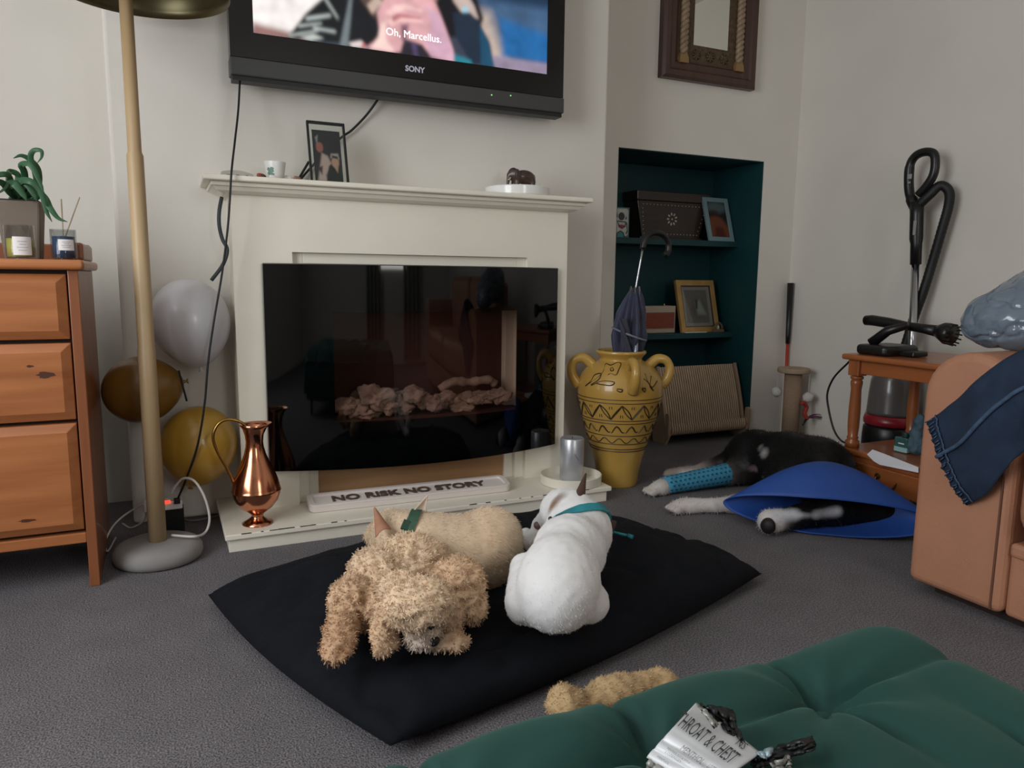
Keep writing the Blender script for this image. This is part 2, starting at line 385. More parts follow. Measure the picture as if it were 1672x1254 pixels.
# ================================================================ HEARTH AND FIREPLACE
h = thing('hearth', 'low cream painted hearth plinth with a chipped top edge under the fireplace', 'hearth', (.815, 2.49, 0))
MB().box(.136, 1.497, 2.287, CHY, .041, .058).build('top_slab', cream, h, bevel=.003)
MB().box(.146, 1.482, 2.298, CHY, 0, .041).build('base', cream, h, bevel=.002)
chip = mat('chipped_wood', (70, 55, 42), .9)
for i in range(26):
    x = random.choice((random.uniform(.15, .5), random.uniform(1.0, 1.45), random.uniform(.9, 1.3))); l = random.uniform(.004, .03)
    MB().box(x, x+l, 2.2862, 2.2875+random.uniform(.001, .004), .0568, .0584).build('paint_chip', chip, h)
s = thing('fireplace_surround', 'cream painted wooden fireplace surround with a stepped mantel shelf', 'fireplace', (.81, 2.6, .058))
SX0, SX1, SY = .21, 1.415, 2.52
ox0, ox1, oz = .392, 1.247, .906
MB().box(SX0, ox0, SY, CHY, .058, oz).build('leg', cream, s)
MB().box(ox1, SX1, SY, CHY, .058, oz).build('leg', cream, s)
MB().box(SX0, SX1, SY, CHY, oz, 1.092).build('frieze', cream, s)
mb = MB(); mb.box(.13, 1.486, 2.45, CHY, 1.113, 1.130); MBs = mb.build('mantel_shelf', cream, s, bevel=.005, seg=3)
MB().box(.152, 1.464, 2.474, CHY, 1.100, 1.113).build('moulding', cream, s, bevel=.003)
mb = MB(); prof = [(2.520, 1.078), (2.505, 1.080), (2.490, 1.088), (2.482, 1.100), (CHY, 1.100), (CHY, 1.078)]
ex = [.04, .026, .010, 0.0, 0, 0]
vs = []
for sgn in (0, 1):
    for (y, z), e_ in zip(prof, [.050, .035, .016, .006, .006, .050]):
        vs.append((.152+e_ if sgn == 0 else 1.464-e_, y, z))
mb.add(vs, [(0, 1, 2, 3, 4, 5), (11, 10, 9, 8, 7, 6)]+[(i, i+6, (i+1) % 6+6, (i+1) % 6) for i in range(6)]); mb.build('cove', cream, s)
mb = MB(); mb.box(ox0, ox0+.036, SY+.02, CHY, .058, oz); mb.box(ox1-.036, ox1, SY+.02, CHY, .058, oz); mb.box(ox0+.036, ox1-.036, SY+.02, CHY, oz-.036, oz)
mb.build('inner_frame', cream, s, bevel=.002)
mb = MB(); mb.box(ox0+.036, ox0+.072, SY+.04, CHY, .058, oz-.036); mb.box(ox1-.072, ox1-.036, SY+.04, CHY, .058, oz-.036); mb.box(ox0+.072, ox1-.072, SY+.04, CHY, oz-.09, oz-.036)
mb.build('inner_step', cream, s, bevel=.002)
MB().box(ox0+.072, ox1-.072, 2.572, 2.584, .058, .296).build('back_board', wood('plywood', (166, 124, 84), (194, 154, 110), 0, 3, .6, 0), s)['label'] = 'bare plywood board closing the opening'

fire = thing('electric_fire', 'wall-hung electric fire with a wide curved black glass front', 'fireplace', (.83, 2.5, .19))
blackg = mat('black_glass', (3, 4, 5), .04, spec=.55); blackp = mat('black_plastic', (14, 14, 15), .4)
GX0, GX1, GZ0, GZ1 = .297, 1.367, .187, .866
gy = lambda x: 2.503-.103*(1-((x-(GX0+GX1)/2)/((GX1-GX0)/2))**2)
WX0, WX1, WZ0, WZ1 = .502, 1.166, .349, .714
xs = sorted(set([GX0+(GX1-GX0)*i/40 for i in range(41)]+[WX0, WX1])); zs = [GZ0, WZ0, WZ1, GZ1]
mb = MB(); mw = MB()
for i in range(len(xs)-1):
    for j in range(3):
        a, b_ = xs[i], xs[i+1]; q = [(a, gy(a), zs[j]), (b_, gy(b_), zs[j]), (b_, gy(b_), zs[j+1]), (a, gy(a), zs[j+1])]
        (mw if (j == 1 and a >= WX0-1e-6 and b_ <= WX1+1e-6) else mb).add(q, [(0, 1, 2, 3)])
def weld(o):
    bm = bmesh.new(); bm.from_mesh(o.data); bmesh.ops.remove_doubles(bm, verts=bm.verts, dist=1e-5); bm.to_mesh(o.data); bm.free(); return o
g = weld(mb.build('glass_front', blackg, fire, smooth=True))
g2 = weld(mw.build('viewing_pane', glassy('smoked_pane', (205, 190, 184), .1, .03), fire, smooth=True))
steel = mat('brushed_steel', (150, 148, 142), .35, metal=1)
mb = MB(); mb.tube([(x, gy(x)+.003, GZ1+.001) for x in xs], .0025, 6); mb.tube([(GX0-.001, gy(GX0)+.003, GZ0), (GX0-.001, gy(GX0)+.003, GZ1)], .0025, 6); mb.tube([(GX1+.001, gy(GX1)+.003, GZ0), (GX1+.001, gy(GX1)+.003, GZ1)], .0025, 6)
mb.build('edge_trim', steel, fire)
mb = MB(); mb.box(.45, 1.22, 2.592, 2.598, .30, .78); mb.box(.45, .456, 2.497, 2.592, .30, .78); mb.box(1.214, 1.22, 2.497, 2.592, .30, .78); mb.box(.45, 1.22, 2.475, 2.592, .30, .345); mb.box(.45, 1.22, 2.475, 2.592, .735, .78)
mb.build('fire_box', mat('fire_box_brown', (74, 45, 38), .8, var=.25, vscale=5), fire)
rk = mat('ash_rock', (162, 146, 134), .95, var=.5, vscale=14, bump=.8, bscale=70)
rocks = [(.545, .4, .035, (1.3, .7, .7)), (.60, .385, .038, (1.2, .7, .8)), (.655, .42, .042, (1.2, .7, 1.0)), (.70, .385, .03, (1, .7, .9)), (.735, .40, .034, (1, .75, 1)), (.765, .375, .026, (1, .8, .9)),
         (.79, .425, .036, (1.2, .7, .9)), (.83, .40, .03, (1, .7, 1)), (.87, .385, .03, (1, .8, .9)), (.91, .40, .03, (1.1, .7, .9)), (.955, .385, .033, (1.2, .7, .8)), (1.01, .39, .034, (1.2, .7, .8)), (1.06, .395, .03, (1.3, .7, .8)), (1.12, .40, .034, (1.2, .7, .8)), (.625, .365, .03, (1.3, .7, .6)), (.98, .365, .028, (1.4, .7, .6))]
for i, (x, z, r, sc) in enumerate(rocks):
    me = rock_mesh('ember_rock', r, i+1, .62, 4, sc); o = link('ember_rock', me, rk, fire, True); o.location = (x, max(gy(x)+.05, 2.485)+.03*random.random(), z-.005)
mb = MB(); pts = spline([(.90, 2.53, .425), (.95, 2.525, .452), (1.02, 2.53, .447), (1.09, 2.525, .452), (1.12, 2.53, .435)], 6)
mb.tube(pts, [.016+.006*noise.noise(Vector(p)*40) for p in pts], 10); mb.build('ember_log', rk, fire, True)

# ================================================================ TELEVISION
TY = 2.58
tv = thing('television', 'large black wall-mounted flat television showing a film with subtitle', 'television', (.825, 2.63, 1.44))
tvx0, tvx1 = .232, 1.417; tvz0, tvz1 = 1.437, 2.255
tvblack = mat('tv_gloss_black', (3, 3, 4), .15)
sx0, sx1, sz0 = .304, 1.347, 1.585; sz1 = sz0+(sx1-sx0)*9/16
mb = MB(); mb.box(tvx0, tvx1, TY, TY+.06, 1.508, sz0); mb.box(tvx0, tvx1, TY, TY+.06, sz1, tvz1); mb.box(tvx0, sx0, TY, TY+.06, sz0, sz1); mb.box(sx1, tvx1, TY, TY+.06, sz0, sz1); mb.box(tvx0+.03, tvx1-.03, TY+.02, 2.665, 1.52, tvz1-.03)
mb.build('housing', tvblack, tv)
MB().box(.62, 1.02, 2.66, CHY-.002, 1.7, 2.1).build('wall_bracket', blackp, tv)
MB().box(tvx0-.002, tvx1+.002, TY-.006, TY+.055, tvz0+.014, 1.506).build('speaker_bar', mat('tv_bar_grey', (62, 62, 62), .45), tv, bevel=.004)
MB().box(tvx0+.004, tvx1-.004, TY+.002, TY+.055, tvz0, tvz0+.014).build('underside', mat('tv_dark', (22, 23, 24), .5), tv)
led = mat('green_led', (120, 220, 120), .5); led.node_tree.nodes['Principled BSDF'].inputs['Emission Color'].default_value = (.3, .9, .3, 1); led.node_tree.nodes['Principled BSDF'].inputs['Emission Strength'].default_value = .8
mb = MB()
for px, py in ((803, 155), (834, 156)): p = Py(px, py, TY-.008); mb.box(p.x-.002, p.x+.002, TY-.008, TY-.005, p.z-.002, p.z+.002)
mb.build('status_light', led, tv)
def scr(pts): 
    out = []
    for a, b_ in pts: p = Py(a, b_, TY+.001); out.append(((p.x-sx0)/(sx1-sx0), (p.z-sz0)/(sz1-sz0)))
    return out
L_ = []
A = lambda pts, c, sft=.006: L_.append((scr(pts), c, sft))
A([(400, -300), (560, -300), (560, 60), (400, 70)], (252, 244, 240), .01)
A([(413, 36), (505, 60), (500, 75), (405, 58)], (150, 112, 108), .02)
A([(700, -300), (960, -300), (960, 200), (760, 160), (790, 40)], (66, 96, 130), .05)
A([(760, 10), (800, 20), (830, 110), (780, 100)], (190, 172, 160), .05)
A([(800, -120), (905, -120), (905, 15), (800, 0)], (30, 56, 84), .03)
A([(818, 30), (905, 60), (905, 104), (822, 92)], (34, 104, 166), .03)
A([(806, 90), (905, 106), (905, 140), (806, 120)], (150, 136, 158), .012)
A([(545, -80), (700, -130), (760, -60), (790, 30), (780, 60), (560, 60)], (20, 20, 26), .012)
A([(468, 62), (500, 20), (545, -20), (600, -40), (620, 80), (560, 70)], (20, 24, 28), .008)
for a, b_, c_ in (((500, 30), (540, 25), 6), ((512, 45), (548, 52), 5), ((530, -5), (552, 30), 6), ((472, 58), (520, 50), 4), ((488, 42), (525, 38), 4)):
    A([(a[0], a[1]-c_/2), (b_[0], b_[1]-c_/2), (b_[0], b_[1]+c_/2-1), (a[0], a[1]+c_/2)], (188, 196, 192), .006)
A([(490, 60), (512, 55), (528, 62), (508, 66)], (200, 205, 200), .006)
A([(575, -10), (640, -30), (630, 70), (566, 72)], (22, 24, 30), .008)
A([(555, 74), (566, 20), (572, -10), (576, -10), (572, 40), (568, 75)], (120, 130, 134), .006)
A([(590, -40), (640, -50), (632, 15), (612, 28), (590, 0)], (92, 74, 66), .012)
A([(616, -10), (626, 5), (608, 22), (600, 8)], (196, 172, 158), .008)
A([(640, -60), (716, -60), (712, 0), (690, 20), (655, 20)], (214, 158, 146), .02)
A([(746, -40), (775, 10), (782, 30), (760, 28), (740, 0)], (196, 176, 168), .01)
A([(755, 12), (764, 10), (766, 22), (757, 22)], (150, 200, 220), .005)
A([(768, 20), (782, 34), (800, 70), (808, 112), (770, 104), (745, 60), (740, 20)], (30, 44, 62), .008)
A([(784, 40), (800, 68), (808, 112), (786, 106)], (26, 76, 104), .01)
A([(732, 84), (770, 98), (772, 106), (736, 102)], (40, 128, 146), .008)
A([(655, 70), (690, 60), (705, 78), (712, 104), (650, 92)], (42, 36, 48), .01)
A([(672, 70), (676, 92), (684, 92), (680, 70)], (78, 66, 100), .006)
A([(632, -20), (650, -25), (695, -10), (712, 5), (722, 30), (740, 80), (742, 102), (705, 92), (690, 72), (678, 68), (660, 62), (654, 84), (640, 86), (606, 80), (600, 76), (622, 60), (616, 20), (626, 0)], (226, 172, 176), .008)
A([(695, 8), (716, 22), (726, 45), (740, 85), (740, 100), (705, 90), (694, 70), (706, 40)], (214, 170, 190), .012)
A([(630, 20), (645, 8), (660, 6), (690, 16), (690, 20), (662, 14), (640, 26)], (250, 206, 202), .006)
A([(632, 34), (650, 24), (690, 32), (690, 36), (655, 34), (640, 42)], (252, 206, 200), .006)
A([(655, 40), (668, 38), (664, 62), (656, 66)], (140, 96, 112), .01)
A([(640, 26), (650, 21), (689, 28), (688, 31), (655, 29), (642, 36)], (190, 120, 126), .006)
A([(622, 40), (632, 32), (630, 62), (645, 84), (606, 78), (618, 60)], (250, 214, 206), .008)
A([(570, 70), (590, 66), (600, 78), (575, 76)], (240, 226, 222), .006)
A([(590, 72), (596, 70), (598, 76), (592, 77)], (206, 80, 84), .004)
painted('screen', (sx0, TY+.004, sz0), (sx1-sx0, 0, 0), (0, 0, sz1-sz0), 320, 170, (60, 64, 80), L_, colmat('screen_light', .15, emit=1.0), tv, blur=5, grain=.22)['label'] = 'lit screen with a clasped-hands film scene'
emw = mat('subtitle_white', (255, 255, 255)); emw.node_tree.nodes['Principled BSDF'].inputs['Emission Color'].default_value = (1, 1, 1, 1); emw.node_tree.nodes['Principled BSDF'].inputs['Emission Strength'].default_value = 1.1
p = Py(638, 51, TY); q = Py(714, 65, TY)
textmesh('subtitle', 'Oh, Marcellus.', .034, frame_matrix(((p.x+q.x)/2, TY+.002, (p.z+q.z)/2-.010), (1, 0, 0), (0, 0, 1)), emw, tv, .0003, bold=.0)
p = Py(663, 116, TY); q = Py(692, 119, TY)
textmesh('maker_lettering', 'SONY', .026, frame_matrix(((p.x+q.x)/2, TY-.0003, (p.z+q.z)/2), (1, 0, 0), (0, 0, 1)), mat('silver_letter', (205, 205, 225), .4), tv, .0003, bold=.0008)

# ================================================================ CABLES ROUND THE TV
cab = mat('black_cable', (16, 17, 20), .5)
def cable(name, pts, r, m, label, cat='cable', n=8):
    return tag(MB().tube(spline(pts, 8), r, n).build(name, m, smooth=True), label, cat)
pts = [Py(392, 125, 2.60), Py(389, 180, 2.56), Py(383, 235, 2.50), Py(378, 280, 2.438), Py(375, 330, 2.436), Py(371, 380, 2.44), Py(362, 450, 2.45), Py(350, 520, 2.43), Py(340, 590, 2.42), Py(334, 660, 2.42), Py(322, 730, 2.43), Py(305, 780, 2.45), Py(290, 815, 2.47)]
cable('television_cable', pts, .0032, cab, 'thin black cable dropping from the television past the mantel to the socket')
pts = [Py(620, 158, 2.66), Py(600, 186, 2.68), Py(575, 212, 2.685), Py(558, 224, 2.685), Py(530, 250, 2.685), Py(500, 282, 2.685), Py(485, 300, 2.68)]
cable('television_lead', pts, .004, cab, 'short black lead running from under the television behind the photo frame')
pts = [Py(362, 322, 2.61), Py(358, 345, 2.60), Py(358, 368, 2.60), Py(363, 390, 2.60), Py(371, 408, 2.58), Py(364, 432, 2.57), Py(345, 458, 2.57)]
cable('thick_cable', pts, .006, mat('grey_cable', (44, 56, 62), .5), 'thick grey cable hanging beside the surround under the mantel end')

# ================================================================ ON THE MANTEL SHELF
MZ = 1.1302
white = mat('white_glaze', (232, 230, 226), .3)
print_m = colmat('printed_paper', .6); photo_m = colmat('photo_print', .25)
# wavy grey trinket tray
x0, x1 = .188, .281
def trayf(u, v):
    z = MZ+.012+.010*(1-(2*u-1)**2); return Vector((x0+(x1-x0)*u, 2.53+.05*v, z if 0 else MZ+.004+.016*(1-(2*u-1)**2)))
mb = MB()
N_ = 24
top = []
for i in range(N_+1):
    u = i/N_; x = x0+(x1-x0)*u; zt = MZ+.017+.008*math.sin(PI*u)-.004*u; top.append((x, zt))
poly = [(x0, MZ)]+[(x0+(x1-x0)*(.06+.88*t), MZ+(0 if not (.12 < (t*3.0) % 1 < .88) else .010*math.sin(PI*((t*3.0) % 1)))) for t in [k/60 for k in range(61)]]+[(x1, MZ)]+top[::-1]
mb.prism([(x, z) for x, z in poly], -.05, frame_matrix((0, 2.52, 0), (1, 0, 0), (0, 0, 1)))
tag(mb.build('trinket_stand', mat('pale_grey_glaze', (176, 172, 164), .5)), 'low pale grey scalloped trinket stand at the mantel end', 'ornament')
# small white pot with green print
pot = thing('white_pot', 'small white shot-glass pot with a green leaf print', 'pot', (.351, 2.55, MZ))
MB().lathe([(0, MZ), (.024, MZ), (.026, MZ+.002), (.034, MZ+.058), (.034, MZ+.060), (.031, MZ+.060), (.024, MZ+.008), (0, MZ+.006)], .351, 2.55, 40).build('body', white, pot, True)
grn = mat('green_print', (108, 140, 124), .5)
def onpot(th, z, off=.0006): r = .026+.008*(z-.002)/.056+off; return Vector((.351+r*math.cos(th), 2.55+r*math.sin(th), MZ+z))
for tc, zc, rr in ((-2.25, .022, .011), (-2.05, .032, .009), (-2.4, .034, .006), (-1.95, .016, .007)):
    mb = MB(); k = 10; mb.add([onpot(tc, zc)]+[onpot(tc+rr/.03*math.cos(2*PI*i/k)*(1 if i % 2 else .6), zc+rr*math.sin(2*PI*i/k)) for i in range(k)], [(0, i+1, (i+1) % k+1) for i in range(k)]); mb.build('leaf_print', grn, pot)
def pebble_fig(name, x, y, r, cols, label):
    prims = [ell((x, y, MZ+r*.75), (r*1.1, r*.7, r*.75)), ell((x-r*.8, y-.002, MZ+r*1.0), (r*.5, r*.45, r*.5)), ell((x+r*.9, y, MZ+r*.5), (r*.5, r*.4, r*.45))]
    return tag(organic(name, prims, r*.5, r/6, colmat('figurine_paint', .35), None, cols, r*.3), label, 'figurine', 'little animal figurines on the mantel')
pebble_fig('robin_figurine', .303, 2.505, .011, [(82, 60, 46), (190, 74, 58), (70, 52, 44)], 'tiny brown and red bird figurine left of the white pot')
pebble_fig('white_figurine', .337, 2.50, .009, [(226, 224, 220)]*3, 'tiny plain white figurine in front of the white pot')
pebble_fig('cow_figurine', .385, 2.505, .010, [(220, 216, 210), (70, 62, 58), (200, 196, 190)], 'tiny white and black figurine right of the white pot')
o = pebble_fig('brown_figurine', .413, 2.505, .010, [(140, 104, 84), (150, 110, 90), (130, 96, 80)], 'tiny pointed brown figurine beside the photo frame')
# leaning photo frame on the mantel: clear pane in a thin black frame
def leaning_frame(name, label, bl, br, tl, thick, fw, fm, cat='photo frame', stand=True):
    bl, br, tl = Vector(bl), Vector(br), Vector(tl); X = br-bl; Y = tl-bl; W = X.length; H = Y.length
    m = frame_matrix(bl, X, Y); t = thing(name, label, cat, tuple(bl))
    mb = MB(); mb.box(0, fw, 0, H, -thick, 0, m); mb.box(W-fw, W, 0, H, -thick, 0, m); mb.box(fw, W-fw, 0, fw, -thick, 0, m); mb.box(fw, W-fw, H-fw, H, -thick, 0, m)
    mb.build('frame', fm, t, bevel=min(.0012, fw*.2)); return t, m, W, H
blackf = mat('black_frame', (16, 17, 16), .4)
bl = Py(508, 293, 2.53); br = Py(571, 298, 2.53); bl.z = br.z = MZ+.002
t, m, W, H = leaning_frame('photo_frame', 'thin black metal photo frame leaning back on the mantel', bl, br, Py(490, 195, 2.59), .012, .007, blackf)
mb = MB(); mb.box(.006, W-.006, .006, H-.006, -.008, -.006, m); mb.build('clear_pane', glassy('clear_pane', (245, 248, 246)), t)
lay = [(ellp(.24, .66, .13, .1), (150, 96, 84), .006), ([(.1, 0), (.3, .55), (.5, .5), (.62, .35), (.4, .12), (.42, 0)], (178, 156, 146), .008), ([(.12, .25), (.3, .3), (.26, .12)], (66, 50, 48), .006), ([(.1, .85), (.2, .9), (.16, .7)], (140, 140, 136), .006),
       ([(.42, 0), (.52, .3), (.7, .38), (.95, .3), (1, 0)], (38, 44, 42), .006), (ellp(.76, .38, .14, .1), (176, 140, 118), .006), ([(.7, .3), (.86, .3), (.82, .18)], (172, 140, 122), .006), ([(.6, .46), (.62, .55), (.88, .56), (.92, .44), (.76, .48)], (160, 150, 146), .006), ([(.66, .47), (.86, .45), (.86, .5), (.66, .52)], (50, 48, 50), .004)]
painted('photograph', m @ Vector((.016, .010, -.0075)), (m.to_3x3() @ Vector((W-.034, 0, 0))), (m.to_3x3() @ Vector((0, H-.038, 0))), 44, 70, (44, 46, 48), lay, photo_m, t)
MB().tube([m @ Vector((.0, H*.35, -.012)), Py(489, 290, 2.60)], .004, 6).build('prop', blackf, t)
# tiny shell on the shelf, round white dish with elephant
p = Py(767, 307, 2.56)
tag(organic('shell', [ell((p.x, 2.56, MZ+.006), (.008, .006, .006)), ell((p.x+.009, 2.558, MZ+.005), (.006, .005, .005))], .004, .0015, colmat('figurine_paint'), None, [(150, 140, 116), (120, 108, 84)], .003), 'tiny speckled shell alone on the mantel', 'shell')
dx = (1.107+1.349)/2; dy = 2.575
MB0 = MB().lathe([(0, MZ), (.119, MZ), (.122, MZ+.003), (.122, MZ+.030), (.119, MZ+.033), (.112, MZ+.033), (.110, MZ+.029), (0, MZ+.029)], dx, dy, 56).build('round_dish', mat('white_gloss', (238, 237, 234), .15), smooth=False, bevel=.0)
MB0.data.polygons.foreach_set('use_smooth', [True]*len(MB0.data.polygons)); md = MB0.modifiers.new('E', 'EDGE_SPLIT'); md.split_angle = .6
tag(MB0, 'round glossy white upturned dish under the elephant', 'dish')
DZ = MZ+.0295
ex, ey = dx+.008, dy-.02
prims = [ell((ex+.008, ey, DZ+.042), (.043, .026, .026)), ell((ex-.036, ey, DZ+.050), (.021, .020, .024)), cap((ex-.054, ey, DZ+.046), (ex-.060, ey-.002, DZ+.012), .008, .005),
         cap((ex-.026, ey-.013, DZ+.03), (ex-.028, ey-.013, DZ+.007), .011, .010), cap((ex-.026, ey+.013, DZ+.03), (ex-.028, ey+.013, DZ+.007), .011, .010),
         cap((ex+.036, ey-.013, DZ+.03), (ex+.038, ey-.013, DZ+.007), .011, .010), cap((ex+.036, ey+.013, DZ+.03), (ex+.038, ey+.013, DZ+.007), .011, .010),
         ell((ex-.030, ey-.020, DZ+.050), (.012, .006, .018)), ell((ex-.030, ey+.020, DZ+.050), (.012, .006, .018)), cap((ex+.05, ey, DZ+.05), (ex+.056, ey, DZ+.024), .003, .002)]
el = thing('elephant_figurine', 'small dark brown carved elephant standing on the round white dish', 'figurine', (ex, ey, DZ))
organic('body', prims, .008, .0022, mat('dark_carved_wood', (66, 48, 40), .4, var=.35, vscale=40, coat=.3), el)
for sy in (-1, 1): MB().tube([(ex-.052, ey+sy*.010, DZ+.036), (ex-.058, ey+sy*.012, DZ+.028), (ex-.064, ey+sy*.012, DZ+.028)], [.003, .0022, .001], 6).build('tusk', mat('ivory', (220, 205, 180), .4), el, True)

# ================================================================ ON THE HEARTH
HZ = .0582
copper = mat('polished_copper', (204, 136, 104), .17, metal=1, var=.06, vscale=5)
brass = mat('brass', (170, 130, 66), .25, metal=1)
jx, jy = .238, 2.372
j = thing('copper_jug', 'polished copper jug with a tall looped brass handle on the hearth', 'jug', (jx, jy, HZ))
prof = [(0, 0), (.046, 0), (.047, .003), (.034, .010), (.020, .020), (.017, .028), (.024, .036), (.046, .052), (.064, .075), (.072, .098), (.0735, .105), (.075, .108), (.0735, .111), (.072, .118), (.067, .140), (.056, .168), (.043, .196), (.033, .222), (.027, .246), (.0255, .262), (.028, .284), (.034, .304), (.044, .318), (.042, .3185), (.032, .304), (.026, .284), (.023, .262), (0, .255)]
o = MB().lathe([(r, HZ+z) for r, z in prof], jx, jy, 56).build('body', copper, j, True)
for v in o.data.vertices:   # pouring lip
    if v.co.z > HZ+.29: 
        d = (v.co.x-jx); v.co.z += .035*max(0, d)*((v.co.z-HZ-.29)/.03); v.co.x += .25*max(0, d)*((v.co.z-HZ-.29)/.03)
pts = [Py(404, 697, jy), Py(390, 688, jy), Py(372, 685, jy), Py(356, 693, jy), Py(348, 712, jy), Py(354, 735, jy), Py(372, 768, jy), Py(384, 796, jy), Py(386, 812, jy)]
MB().tube(spline(pts, 6), .0045, 8).build('handle', brass, j, True)
# sign
sg = thing('motto_sign', 'long white ceramic sign reading NO RISK NO STORY on the hearth', 'sign', (.765, 2.44, HZ))
signm = mat('sign_white', (226, 216, 210), .5)
fl_, fr_ = Vector((.405, 2.402, HZ)), Vector((1.122, 2.378, HZ)); X = (fr_-fl_); Ls = X.length; sm = frame_matrix(fl_, X, (0, 1, 0.16))
def rrect(x0, x1, y0, y1, r, n=6):
    out = []
    for cx, cy, a0 in ((x1-r, y0+r, -PI/2), (x1-r, y1-r, 0), (x0+r, y1-r, PI/2), (x0+r, y0+r, PI)):
        out += [(cx+r*math.cos(a0+PI/2*i/n), cy+r*math.sin(a0+PI/2*i/n)) for i in range(n+1)]
    return out
MB().prism(rrect(0, Ls, 0, .095, .022), .020, sm).build('slab', signm, sg, bevel=.003)
a = rrect(0.0, Ls, 0, .095, .022); b_ = rrect(.018, Ls-.018, .016, .079, .012); mb = MB(); n = len(a)
vs = [sm @ Vector((x, y, .0195)) for x, y in a]+[sm @ Vector((x, y, .0195)) for x, y in b_]+[sm @ Vector((x, y, .027)) for x, y in a]+[sm @ Vector((x, y, .027)) for x, y in b_]
mb.add(vs, [(i, (i+1) % n, 2*n+(i+1) % n, 2*n+i) for i in range(n)]+[(n+i, 3*n+i, 3*n+(i+1) % n, n+(i+1) % n) for i in range(n)]+[(2*n+i, 2*n+(i+1) % n, 3*n+(i+1) % n, 3*n+i) for i in range(n)])
mb.build('raised_rim', signm, sg, bevel=.002)
tm = sm @ Matrix.Translation((Ls*.49, .028, .0215)) @ Matrix.Diagonal((1.12, 1, 1, 1))
textmesh('lettering', 'NO RISK NO STORY', .054, tm, mat('sign_letter', (92, 74, 66), .5), sg, .003, bold=.0012)
MB().box(.45, 1.08, 2.458, 2.474, HZ, HZ+.012).build('rear_foot', signm, sg)
# tray and candle
cx_, cy_ = 1.384, 2.400
tr = MB().lathe([(0, HZ), (.112, HZ), (.116, HZ+.002), (.117, HZ+.034), (.115, HZ+.0355), (.113, HZ+.034), (.110, HZ+.006), (0, HZ+.005)], cx_, cy_, 60).build('candle_tray', cream, smooth=True)
md = tr.modifiers.new('E', 'EDGE_SPLIT'); md.split_angle = .6
tag(tr, 'round shallow cream tray holding the silver candle', 'tray')
cd = thing('pillar_candle', 'silver pillar candle standing in the round tray', 'candle', (cx_+.012, cy_+.02, HZ+.005))
kx, ky, kz = cx_+.014, cy_+.02, HZ+.0052
o = MB().lathe([(0, kz), (.044, kz), (.0455, kz+.002), (.0455, kz+.160), (.043, kz+.164), (.03, kz+.161), (0, kz+.160)], kx, ky, 48).build('wax', mat('silver_wax', (196, 198, 204), .32, metal=.55, var=.08, vscale=20, bump=.15, bscale=30), cd, True)
md = o.modifiers.new('E', 'EDGE_SPLIT'); md.split_angle = .7
MB().tube([(kx, ky, kz+.159), (kx+.001, ky, kz+.168)], .0012, 6).build('wick', mat('wick', (40, 36, 34), .9), cd)
mb = MB()
mb.tube(spline([(kx-.014, ky-.0442, kz+.110), (kx-.010, ky-.0452, kz+.104), (kx-.004, ky-.0462, kz+.094), (kx+.004, ky-.0462, kz+.085)], 5), [.001]*16, 6); mb.build('wax_crease', mat('wax_crease', (110, 112, 118), .5), cd)

# ================================================================ LEFT: CHEST OF DRAWERS AND WHAT STANDS ON IT
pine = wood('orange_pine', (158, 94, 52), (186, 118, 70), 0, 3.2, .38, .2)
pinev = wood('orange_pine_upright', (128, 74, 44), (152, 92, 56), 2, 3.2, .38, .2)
ch = thing('chest_of_drawers', 'orange pine chest of drawers with raised drawer fronts', 'chest of drawers', (-.6, 2.4, 0))
CX0, CX1, CY0, CY1 = -1.02, -.188, 2.186, 2.62
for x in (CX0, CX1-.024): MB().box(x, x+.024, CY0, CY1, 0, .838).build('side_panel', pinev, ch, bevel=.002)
MB().box(CX0+.024, CX1-.024, CY0+.03, CY1-.01, .14, .838).build('carcass', mat('dark_gap', (38, 24, 16), .8), ch)
MB().box(CX0-.012, CX1+.016, CY0-.022, CY1+.005, .838, .864).build('top_board', pine, ch, bevel=.010, seg=4)
MB().box(CX0+.024, CX1-.024, CY0+.004, CY0+.03, .122, .150).build('bottom_rail', pine, ch, bevel=.003)
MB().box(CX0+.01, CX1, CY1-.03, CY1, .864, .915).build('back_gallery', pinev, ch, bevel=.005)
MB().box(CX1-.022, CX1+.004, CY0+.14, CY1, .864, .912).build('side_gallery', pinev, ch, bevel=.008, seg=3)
knot = mat('pine_knot', (78, 40, 24), .5)
for k, (z0, z1) in enumerate(((.664, .828), (.456, .654), (.160, .446))):
    xa, xb = CX0+.028, CX1-.028; d = MB(); e = .022
    y0 = CY0+.004; y1 = CY0-.010
    vs = [(xa, CY0+.028, z0), (xb, CY0+.028, z0), (xb, CY0+.028, z1), (xa, CY0+.028, z1), (xa, y0, z0), (xb, y0, z0), (xb, y0, z1), (xa, y0, z1), (xa+e, y1, z0+e), (xb-e, y1, z0+e), (xb-e, y1, z1-e), (xa+e, y1, z1-e)]
    d.add(vs, [(4, 5, 9, 8), (5, 6, 10, 9), (6, 7, 11, 10), (7, 4, 8, 11), (8, 9, 10, 11), (0, 1, 5, 4), (1, 2, 6, 5), (2, 3, 7, 6), (3, 0, 4, 7)])
    dr = d.build('drawer', pine, ch, bevel=.0015)
    for (px, py, rx, rz) in ([(75, 612, .019, .008), (49, 598, .008, .003)] if k == 1 else [(45, 850, .018, .004)] if k == 2 else []):
        p = Py(px, py, y1-.0006); mb = MB(); nn = 14
        mb.add([p]+[p+Vector((rx*math.cos(2*PI*i/nn)*(1+.25*math.sin(3*i)), 0, rz*math.sin(2*PI*i/nn)*(1+.2*math.cos(5*i)))) for i in range(nn)], [(0, i+1, (i+1) % nn+1) for i in range(nn)]); mb.build('knot', knot, dr)
TZ = .8645
